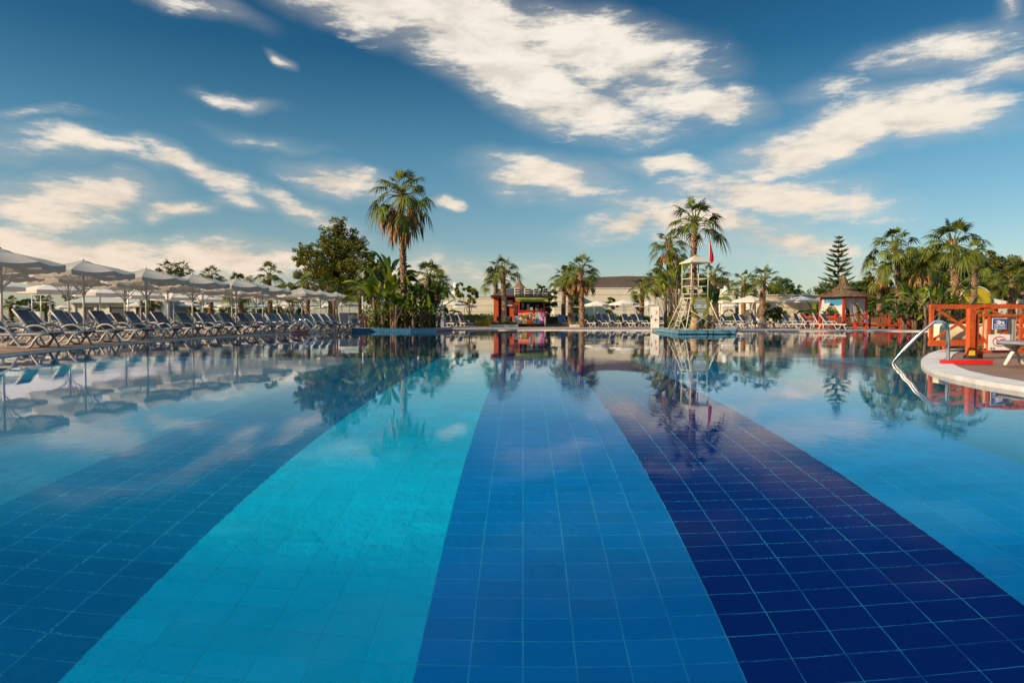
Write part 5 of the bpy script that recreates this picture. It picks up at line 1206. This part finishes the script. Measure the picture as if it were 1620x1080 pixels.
# ================================================================ gazebo
def lattice(b, p0, p1, z0, z1, n, t=.05, mi=0):
    p0, p1 = Vector(p0), Vector(p1); up = Vector((0,0,1)); d = (p1-p0)/n
    nn = Vector((d.y, -d.x, 0)).normalized()*.012
    b.bar(p0+up*z0, p1+up*z0, t*1.3, t*1.1, mi); b.bar(p0+up*z1, p1+up*z1, t*1.3, t*1.1, mi)
    for i in range(n):
        a, c = p0+d*i, p0+d*(i+1); b.bar(a+nn+up*z0, c+nn+up*z1, t*.75, t*.75, mi); b.bar(a-nn+up*z1, c-nn+up*z0, t*.75, t*.75, mi)
def gazebo():
    D = 47.5; X = XD(1334.5, D-.3); o = empty('thatched_gazebo', (X, D-.3, DK), 0, 'red timber gazebo with thatched pyramid roof and white and blue curtains', 'gazebo'); a = R(17); s = 1.92
    e1 = Vector((math.cos(a), math.sin(a), 0)); e2 = Vector((-math.sin(a), math.cos(a), 0))*1.0; e2 = Vector((-.36, .93, 0)); cs = [Vector((0,0,0)), e1*s, e1*s+e2*s*1.05, e2*s*1.05]; up = Vector((0,0,1)); ze = ZD(471, D)-DK
    for c in cs: MB().box(c.x-.075, c.x+.075, c.y-.075, c.y+.075, 0, ze).build('post', M['redwood'], o)
    b = MB()
    for i in range(4): b.bar(cs[i]+up*(ze+.06), cs[(i+1) % 4]+up*(ze+.06), .10, .14)
    b.build('roof_beam', M['redwood'], o)
    mid = sum(cs, Vector((0,0,0)))/4; zt = ZD(437, D+1)-DK
    # thatch in ragged courses
    r = MB(); rg = random.Random(2); prof = [(1.0, 0), (.72, .20), (.45, .42), (.22, .66), (.10, .95), (.055, 1.28), (.05, 1.0*(zt-ze-.12))]
    prof = [(1.0, 0), (.74, .17), (.48, .36), (.26, .56), (.13, .78), (.075, 1.05), (.06, zt-ze-.12)]
    N = 32; V = []
    for f, z in prof:
        for k in range(N):
            t = k/N*4; i = int(t) % 4; w_ = t-int(t); p = (cs[i].lerp(cs[(i+1) % 4], w_)-mid)
            if f < .3: p = p.normalized()*(1.75 if f >= .2 else 1.5)
            V.append(mid+p*f*1.42+up*(ze+.12+z-(.04 if f == 1 else 0)+rg.uniform(-.02, .02)))
    r.add(V, [(i*N+k, i*N+(k+1) % N, (i+1)*N+(k+1) % N, (i+1)*N+k) for i in range(len(prof)-1) for k in range(N)])
    r.add(V[:N], [tuple(range(N))[::-1]])
    for _ in range(2600):
        t = rg.random()*4; i = int(t) % 4; w_ = t-int(t); q = rg.random()**.7*.98+.02; p = (cs[i].lerp(cs[(i+1) % 4], w_)-mid)
        def S(q):
            for (f0, z0), (f1, z1) in zip(prof, prof[1:]):
                if f1 <= q <= f0: u_ = (f0-q)/(f0-f1); return z0+(z1-z0)*u_
            return prof[-1][1]
        pp = p if q > .3 else p.normalized()*1.6
        A = mid+pp*q*1.42+up*(ze+.15+S(q)); Bq = mid+pp*(q+.10)*1.42+up*(ze+.12+S(min(1, q+.08))-(.08 if q > .9 else .0)); sd = Vector((-pp.y, pp.x, 0)).normalized()*rg.uniform(.012, .03)
        r.add([A-sd, A+sd, Bq+sd*.4+up*.03, Bq-sd*.4+up*.03], [(0,1,2,3)])
    r.build('thatch_roof', M['thatch'], o)
    # curtains: gathered cloth hanging from the beam, tied at the posts
    def curtain(p0, p1, tie, m, zt_=ze-.03, zb=.55):
        b = MB(); V = []; n, mm = 15, 14
        for j in range(mm+1):
            v = j/mm; zz = zt_+(zb-zt_)*v; g = max(0, min(1, v*1.25))**1.5
            for i in range(n+1):
                u_ = i/n; p = p0.lerp(p1, u_); q = tie+(p1-p0)*(u_-.5)*.16; w_ = p.lerp(q, g); V.append(w_+up*zz+Vector((0,0,0))+Vector((math.sin(u_*28)*.022, math.cos(u_*28)*.022, -.10*math.sin(math.pi*u_)*v)))
        b.add(V, [(j*(n+1)+i, (j+1)*(n+1)+i, (j+1)*(n+1)+i+1, j*(n+1)+i+1) for j in range(mm) for i in range(n)], 0, True)
        b.build('curtain', m, o)
    curtain(cs[0]+e1*.12, cs[0]+e1*s*.52, cs[0]+e1*.95-e1*.1, M['curtain']); curtain(cs[0]+e1*s*.55, cs[1]-e1*.08, cs[1]-e1*.06, M['curtain'])
    curtain(cs[3]-e2*.08, cs[3]-e2*s*.5, cs[3]-e2*.05-e1*.2, M['curtain']); curtain(cs[0]+e2*s*.52, cs[0]+e2*.10, cs[0]-e1*.0+e2*.06, M['curtain'])
    bb = MB(); V = []
    for i in range(13):
        u_ = i/12; p = cs[0].lerp(cs[3], u_*.8+.05)+Vector((-.03, -.03, 0)); V += [p+up*(ze-.02)+Vector((math.sin(u_*40)*.02, 0, 0)), p+up*(ze-.42-.10*math.sin(u_*6))+Vector((math.sin(u_*40)*.03, 0, 0))]
    bb.add(V, [(2*i, 2*i+1, 2*i+3, 2*i+2) for i in range(12)], 0, True); bb.build('blue_pelmet', M['curtain_b'], o)
    bb = MB(); V = []
    for i in range(13):
        u_ = i/12; p = cs[3].lerp(cs[2], u_*.9+.05); V += [p+up*(ze-.02)+Vector((0, math.sin(u_*40)*.02, 0)), p+up*(ze-.5)+Vector((0, math.sin(u_*40)*.03, 0))]
    bb.add(V, [(2*i, 2*i+1, 2*i+3, 2*i+2) for i in range(12)], 0, True); bb.build('blue_pelmet', M['curtain_b'], o)
    b = MB(); lattice(b, cs[0], cs[1], .22, .98, 3); b.build('lattice_rail', M['redwood'], o)
    b = MB(); lattice(b, cs[3], cs[2], .22, .98, 3); b.build('lattice_rail', M['redwood'], o)
    MB().add([cs[i]*1.0+up*.16 for i in range(4)]+[cs[i]+up*.24 for i in range(4)], [(0,3,2,1),(4,5,6,7),(0,1,5,4),(1,2,6,5),(2,3,7,6),(3,0,4,7)]).build('platform', M['redwood'], o)
    q = mid; MB().box(q.x-.75, q.x+.65, q.y-.5, q.y+.5, .245, .44).build('cushion', M['brownc'], o)
    MB().box(q.x-.75, q.x+.65, q.y+.35, q.y+.5, .44, .80).build('back_cushion', M['brownc'], o)
gazebo()
def picket(name, px0, px1, D0, D1, label, n, z1=.95, m='redwood', posts=True):
    a = Vector((XD(px0, D0), D0, 0)); c = Vector((XD(px1, D1), D1, 0)); o = empty(name, (a.x, a.y, DK), 0, label, 'fence', 'red timber fences round the gazebo'); c = c-a; a = Vector((0,0,0)); up = Vector((0,0,1))
    b = MB(); b.bar(up*(z1-.10), c+up*(z1-.10), .06, .07); b.bar(up*.2, c+up*.2, .06, .07); b.build('rails', M[m], o)
    for i in range(n):
        p = c*((i+.5)/n); MB().bar(p+up*.05, p+up*z1, .06, .03).build('picket', M[m], o)
    for p in (a, c): MB().box(p.x-.07, p.x+.07, p.y-.07, p.y+.07, 0, z1+.12).build('post', M[m], o)
picket('picket_fence', 1272, 1294, 49.0, 48.2, 'short red picket run among the loungers west of the gazebo', 4)
picket('picket_fence', 1297, 1322, 47.2, 46.6, 'red picket fence on the west side of the gazebo', 7)
picket('picket_fence', 1427, 1438, 46.8, 46.2, 'short red picket fence closing the bench at the east end', 4)
def bench():
    D = 47; o = empty('lounge_bench', (XD(1387, D), D, DK), 0, 'red timber bench with brown cushions and lattice back beside the gazebo', 'bench'); w = XD(1424, D)-XD(1387, D)
    MB().bar((.05, 0, .26), (w, 0, .26), .08, .14).bar((.05, 1.2, .26), (w, 1.2, .26), .08, .14).bar((.05, .6, .30), (w, .6, .30), 1.1, .05).build('seat_frame', M['redwood'], o)
    for x in (.55*w, .98*w): MB().box(x-.05, x+.05, -.05, .05, 0, .98).build('post', M['redwood'], o)
    for x in (.1*w, .55*w, .98*w): MB().box(x-.04, x+.04, 1.16, 1.24, 0, .98).build('post', M['redwood'], o)
    b = MB(); lattice(b, (.1*w, 1.2, 0), (w, 1.2, 0), .36, .96, 3); b.build('lattice_back', M['redwood'], o)
    for x0, x1 in ((.03, .45*w), (.5*w, .93*w)):
        MB().box(x0, x1, .1, 1.0, .34, .46).build('seat_cushion', M['brownc'], o); MB().box(x0, x1, .85, 1.0, .46, .80).build('back_cushion', M['brownc'], o)
bench()
def low_table():
    D = 45.6; o = empty('low_table', (XD(1361, D), D, DK), 0, 'low red stool table at the pool edge in front of the gazebo', 'table')
    MB().box(-.42, .42, -.2, .2, .40, .46).build('top', M['redwood'], o)
    for i in (-.34, .34): MB().box(i-.04, i+.04, -.16, .16, 0, .40).build('leg', M['redwood'], o)
    c = MB().lathe([(.05, 0), (.06, .14), (.05, .15)], 10).build('bin_cup', M['signblue'], None, (XD(1372, D), D, DK+.46)); tag(c, 'small blue cup on the low red table before the gazebo', 'cup')
low_table()

# ================================================================ near right: promontory furniture
def post_bar(b, p, q, t, t2=None): b.bar(p, q, t, t2 or t)
def big_frame():
    D = 15.0; X0 = XD(1473.5, D); o = empty('daybed', (X0, D, DK), 0, 'orange timber daybed frame with X-braced rail and cream roll mattress', 'daybed'); zt = ZD(482, D)-DK-.03; zb = ZD(542.5, D)-DK; Wd = 4.9; og = M['orange']
    MB().bar((-.04, 0, zt), (Wd, 0, zt), .085, .075).build('top_rail', og, o)
    MB().bar((-.04, 0, zb), (Wd, 0, zb), .09, .125).build('bottom_beam', og, o)
    MB().bar((0, .0, zb+.0625), (0, 0, zt-.0375), .07, .07, up=(0,1,0)).build('corner_post', og, o)
    xs = [0, 1.18, 2.36, 3.54, 4.72]
    for x in xs[1:]: MB().bar((x, .002, zb+.0625), (x, .002, zt-.0375), .06, .06, up=(0,1,0)).build('upright', og, o)
    MB().bar((1.18, 1.9, .15), (1.18, 1.9, zt), .07, .07, up=(0,1,0)).build('rear_post', og, o)
    for x0, x1 in zip(xs, xs[1:]):
        MB().bar((x0+.06, -.018, zt-.04), (x1-.02, -.018, zb+.06), .055, .030, up=(0,1,0)).build('diagonal', og, o)
        MB().bar((x0+.04, .014, zb+.06), (x1-.04, .014, zt-.04), .055, .030, up=(0,1,0)).build('diagonal', og, o)
    for x in (1.4, 2.8, 4.4):
        for y in (.25, 1.7): MB().box(x-.05, x+.05, y-.05, y+.05, 0, zb-.06).build('leg', og, o)
    for y in (.25, 1.7): MB().bar((.15+.6*y, y, zb), (Wd, y, zb), .07, .10).build('joist', og, o)
    MB().bar((1.15, 1.9, zt), (Wd, 1.9, zt), .07, .07).build('rear_rail', og, o)
    # mattress with its rolled front edge
    m = MB(); n = 16; r = .20
    def roll(y, z, r_, x0, x1, nm, sq=1.0):
        b = MB(); V = []; seg = 18
        xs_ = [x0, x0+.02, x0+.07]+[x0+.07+(x1-x0-.14)*k/8 for k in range(1, 8)]+[x1-.07, x1-.02, x1]; rs = [.72, .90, 1.0]+[1.0+.015*math.sin(k*2.3) for k in range(1, 8)]+[1.0, .9, .72]
        for x, q in zip(xs_, rs):
            for k in range(seg):
                a = 2*math.pi*k/seg; cx, cz = math.cos(a), math.sin(a); p = .55
                V.append((x, y+r_*1.25*math.copysign(abs(cx)**p, cx)*q, z+r_*sq*math.copysign(abs(cz)**p, cz)*q))
        N = len(xs_); b.add(V, [(i*seg+k, i*seg+(k+1) % seg, (i+1)*seg+(k+1) % seg, (i+1)*seg+k) for i in range(N-1) for k in range(seg)], 0, True)
        b.f.append(tuple(range(seg))[::-1]); b.mi.append(0); b.sm.append(False); b.f.append(tuple((N-1)*seg+k for k in range(seg))); b.mi.append(0); b.sm.append(False)
        b.build(nm, M['cream'], o)
    roll(.42, .43, .20, .30, 2.30, 'bolster', 1.0); roll(.42, .43, .20, 2.34, 4.7, 'bolster', 1.0)
    MB().box(1.0, 4.7, .70, 1.75, .30, .50).build('mattress', M['cream'], o)
big_frame()
def front_frame():
    D = 12.75; X0 = XD(1536, D); o = empty('timber_railing', (X0, D, DK+.003), 0, 'orange timber railing with a thick corner post and uprights at the pool edge', 'railing'); og = M['orange']; z = lambda y: ZD(y, D)-DK
    zt = z(488.5); MB().box(-.055, .055, -.055, .055, 0.06, zt).build('corner_post', og, o); MB().box(-.075, .075, -.075, .075, 0, .06).build('post_foot', M['dark'], o)
    MB().box(-.055, .055, -.059, -.0555, .06, .16).build('foot_plate', M['k_yel'], o)
    t = z(499); bt = z(556); W_ = 2.6
    MB().bar((.055, 0, t), (W_, 0, t), .05, .045).build('top_rail', og, o); MB().bar((.055, 0, bt), (W_, 0, bt), .06, .055).build('bottom_rail', og, o)
    for px in (1546, 1564.5, 1591, 1615.5, 1640):
        x = XD(px, D)-X0; MB().bar((x, .0, bt+.0275), (x, .0, t-.0225), .055, .045, up=(0,1,0)).build('upright', og, o)
    MB().bar((.12, .014, bt+.34), (.45, .014, bt+.05), .03, .05).build('brace', og, o)
    for px in (1560, 1556):
        x = XD(px, D)-X0; MB().box(x-.03, x+.03, .1, .16, 0, bt-.03).build('foot_stub', og, o)
    # cream cloth panels tied behind the uprights
    for p0, p1 in ((1559.5, 1563.2), (1566.2, 1589.2), (1592.8, 1610)):
        x0, x1 = XD(p0, D)-X0, XD(p1, D)-X0; b = MB(); V = []; n = 8
        for i in range(n+1):
            x = x0+(x1-x0)*i/n; V += [(x, .03+.008*math.sin(i*1.9), t-.02), (x, .03+.012*math.sin(i*1.9+.6), bt+.06)]
        b.add(V, [(2*i, 2*i+1, 2*i+3, 2*i+2) for i in range(n)], 0, True); b.build('cloth_panel', M['cream'] if p0 < 1592 else M['canvas'], o)
    X = lambda px: XD(px, D)
    # the two signs hung on it
    s = empty('swimmer_sign', (X(1578.3), D-.05, 0), 0, 'blue sign with a white swimmer pictogram, hung on the orange railing', 'sign'); w = 11.3*D/F; zc, hh = ZD(512, D), 8.8*D/F
    MB().box(-w, w, -.004, .004, zc-hh, zc+hh).build('plate', M['signwhite'], s)
    MB().box(-w*.93, w*.93, -.008, -.0045, zc-hh*.90, zc+hh*.90).build('blue_field', M['signblue'], s)
    b = MB(); y = -.0095
    b.add([(w*q[0], y, zc+hh*q[1]) for q in ((-.72,.52),(-.05,.62),(.22,.44),(.30,.22),(.10,.10),(-.10,.36),(-.30,.40))], [tuple(range(7))[::-1]])
    for k in range(14):
        a, c = 2*math.pi*k/14, 2*math.pi*(k+1)/14; b.add([(w*.48, y, zc+hh*.24), (w*.48+.022*math.cos(a), y, zc+hh*.24+.022*math.sin(a)), (w*.48+.022*math.cos(c), y, zc+hh*.24+.022*math.sin(c))], [(0,2,1)])
    b.add([(w*q[0], y, zc+hh*q[1]) for q in ((-.20,.34),(.18,.06),(.05,-.06),(-.55,.10))], [(0,1,2,3)])
    for r_ in range(2):
        V = []
        for i in range(13): x = -.78+1.56*i/12; zz = -.12-.22*r_+.07*math.sin(i*1.4); V += [(w*x, y, zc+hh*(zz+.055)), (w*x, y, zc+hh*(zz-.055))]
        b.add(V, [(2*i, 2*i+1, 2*i+3, 2*i+2) for i in range(12)])
    b.build('swimmer_pictogram', M['signwhite'], s)
    b = MB(); rr = random.Random(3); x = -.75
    while x < .72: l_ = rr.uniform(.07, .16); b.box(w*x, w*(x+l_*.8), y, y+.001, zc-hh*.74, zc-hh*.60); x += l_
    b.build('small_print', M['signwhite'], s)
    s = empty('no_diving_sign', (X(1576.3), D-.09, 0), 0, 'white sign with a red crossed circle over a diver, hung below the blue sign', 'sign'); w = 17*D/F; zc, hh = ZD(541, D), 12.3*D/F
    MB().box(-w, w, -.004, .004, zc-hh, zc+hh).build('plate', M['signwhite'], s)
    b = MB(); n = 30; a0, b0, t_ = .128, .098, .016; cz = zc+.015; V = []
    for k in range(n): a = 2*math.pi*k/n; V += [(a0*math.cos(a), -.006, cz+b0*math.sin(a)), ((a0-t_)*math.cos(a), -.006, cz+(b0-t_)*math.sin(a))]
    b.add(V, [(2*k, (2*k+2) % (2*n), (2*k+3) % (2*n), 2*k+1) for k in range(n)]); b.bar((-.085, -.0085, cz+.066), (.085, -.0085, cz-.066), .014, .003, up=(0,1,0)); b.build('red_circle', M['signred'], s)
    b = MB(); b.bar((-.055, -.0062, cz-.045), (.035, -.0062, cz+.045), .013, .003, up=(0,1,0)); b.bar((-.01, -.0062, cz), (-.06, -.0062, cz+.012), .010, .003, up=(0,1,0)); b.bar((.0, -.0062, cz+.005), (.04, -.0062, cz-.03), .010, .003, up=(0,1,0))
    b.bar((.055, -.0062, cz-.045), (.055, -.0062, cz+.045), .012, .003, up=(0,1,0)); b.bar((.055, -.0062, cz+.045), (.085, -.0062, cz+.03), .012, .003, up=(0,1,0)); b.bar((.085, -.0062, cz+.03), (.085, -.0062, cz-.04), .010, .003, up=(0,1,0)); b.build('diver_pictogram', M['ink'], s)
    b = MB(); y = -.006; x0, z0, hh_ = -w*.80, zc-hh*.93, .040
    for p, q in (((0,0),(0,1)), ((0,1),(.62,0)), ((.62,0),(.62,1))): b.bar((x0+p[0]*hh_, y, z0+p[1]*hh_), (x0+q[0]*hh_, y, z0+q[1]*hh_), .007, .002, up=(0,1,0))
    for k in range(12):
        a, c = 2*math.pi*k/12, 2*math.pi*(k+1)/12; g_ = lambda a: (x0+.062+.016*math.cos(a), y, z0+.020+.019*math.sin(a)); b.bar(g_(a), g_(c), .007, .002, up=(0,1,0))
    b.build('lettering', M['ink'], s)
    # steel leg of a table behind
    MB().tube([(X(1559)-X0, .35, 0), (X(1559)-X0, .35, .24)], .025, 8).build('steel_stub', M['steel'], o)
front_frame()
o = MB(); L_ = .37
V = []
for i in range(9):
    t = -1+2*i/8; x = t*L_; yb = .03*t*t; V += [(x, -.055+yb, 0), (x, -.055+yb, .062), (x, .055+yb, .062), (x, .055+yb, 0)]
o.add(V, [(4*i+k, 4*i+(k+1) % 4, 4*i+4+(k+1) % 4, 4*i+4+k) for i in range(8) for k in range(4)]+[(0,3,2,1), (32,33,34,35)])
o = o.build('red_kerb_bar', M['red'], None, (XD(1531, 11.1), 11.1, DK+.016), R(-12)); tag(o, 'red bar lying on the brown deck beside the shiny pool ladder', 'bar')
def handrail(loc, rz, label, sc=1.0, red=False, far=False):
    o = empty('pool_ladder', loc, rz, label, 'pool ladder', 'steel pool ladders'); o.scale = (sc,)*3
    for s in (-1, 1):
        y = s*.24; P = [(.36, y, 0), (.36, y, .30), (.355, y, .44)]
        for k in range(1, 9): a = R(180*k/9*.72); P.append((.355-.13+.13*math.cos(a), y, .46+.13*math.sin(a)))
        P += [(-.05, y, .36), (-.20, y, .18), (-.33, y, 0.0), (-.36, y, -.06), (-.37, y, -.5), (-.37, y, -1.05)]
        MB().tube(P, .021, 10, 0).build('rail', M['steel'], o)
        MB().lathe([(.05, 0), (.05, .012), (.024, .03)], 12, c=(.36, y, 0)).build('flange', M['steel'], o)
    for z in (-.25, -.52, -.80): MB().box(-.43, -.31, -.24, .24, z-.015, z+.015).build('tread', M['steel'], o)
handrail((XD(1461, 12.0)-.02, 12.05, DK+.016), R(-31), 'shiny steel pool ladder arching over the white kerb of the promontory', 1.16)
p, d = edge_pt(36.5); handrail((p.x, p.y, DK+.012), math.pi+math.atan2(d.y, d.x)-math.pi/2, 'steel pool ladder in front of the last loungers of the west deck', 1.15)
nn = Vector((-d.y, d.x)); o = MB().box(-.055, .055, -.75, .75, 0, .07).build('red_kerb_bar', M['red'], None, (p.x+nn.x*.12-.05, p.y-.9, DK+.014), math.atan2(d.y, d.x)-math.pi/2); tag(o, 'red bar on the kerb beside the west deck ladder', 'bar')
# glazed arch and the blue slide tubes
def arch():
    D = 59.5; o = empty('glazed_arch', (XD(1543, D), D, DK), 0, 'rounded glazed arch shelter with yellow sheets behind the tallest eastern palm', 'shelter'); r = 28*D/F; zc = ZD(480, D)-DK; n = 20
    b = MB(); V = []
    for i in range(n+1):
        a = math.pi*i/n; V += [(r*math.cos(a), 0, zc+r*.95*math.sin(a)), (r*math.cos(a), 3.5, zc+r*.95*math.sin(a))]
    b.add(V, [(2*i, 2*i+1, 2*i+3, 2*i+2) for i in range(n)]); b.add([V[2*i] for i in range(n+1)], [tuple(range(n+1))]); b.build('sheets', M['glass_y'], o)
    MB().tube([(v[0], -.03, v[2]) for v in V[::2]], .06, 6).build('arch_frame', M['white'], o); MB().bar((-.3, -.05, 0), (-.3, -.05, zc+r*.94), .1, .05).build('mullion', M['white'], o)
    MB().box(-r, r, 0, 3.5, 0, zc-.02).build('base_wall', M['k_grn'], o)
arch()
def slide():
    D = 70; o = empty('water_slide', (XD(1435, D), D, DK), 0, 'glimpse of blue water slide tubes between the eastern trees', 'slide'); zz = ZD(446, D)-DK; q = D/F
    MB().tube([(-1.6, .5, zz-1.2), (-.6, 0, zz-.2), (.2, 0, zz+.3), (.9, .5, zz-.6)], .34, 10).build('tube', M['bluepl'], o)
    MB().tube([(.7, -.2, zz-.8), (1.3, -.2, zz+.35), (2.0, 0, zz+.2), (2.5, .5, zz-.7)], .30, 10).build('tube', M['bluepl'], o)
    for x in (-1.2, 1.2): MB().tube([(x, .5, 0), (x, .5, zz-.6)], .12, 8).build('support', M['pole'], o)
slide()
# unseen block added behind the camera to shade the near end of the pool

def shade_block():
    o = empty('unseen_shade_block', (-14, -10, DK), 0, 'unseen pale block added behind the viewpoint to shade the near pool end', 'building')
    MB().box(-28, 34, -12, 0, 0, 12.2).build('wall', M['siding'], o); MB().box(-28.4, 34.4, -12.4, .4, 12.2, 12.5).build('roof_slab', M['rim'], o)
    for i in range(15):
        for k in range(3): MB().box(-26+i*4, -24+i*4, -.05, .05, .9+k*3.6, 3.2+k*3.6).build('window', M['grey'], o)
shade_block()
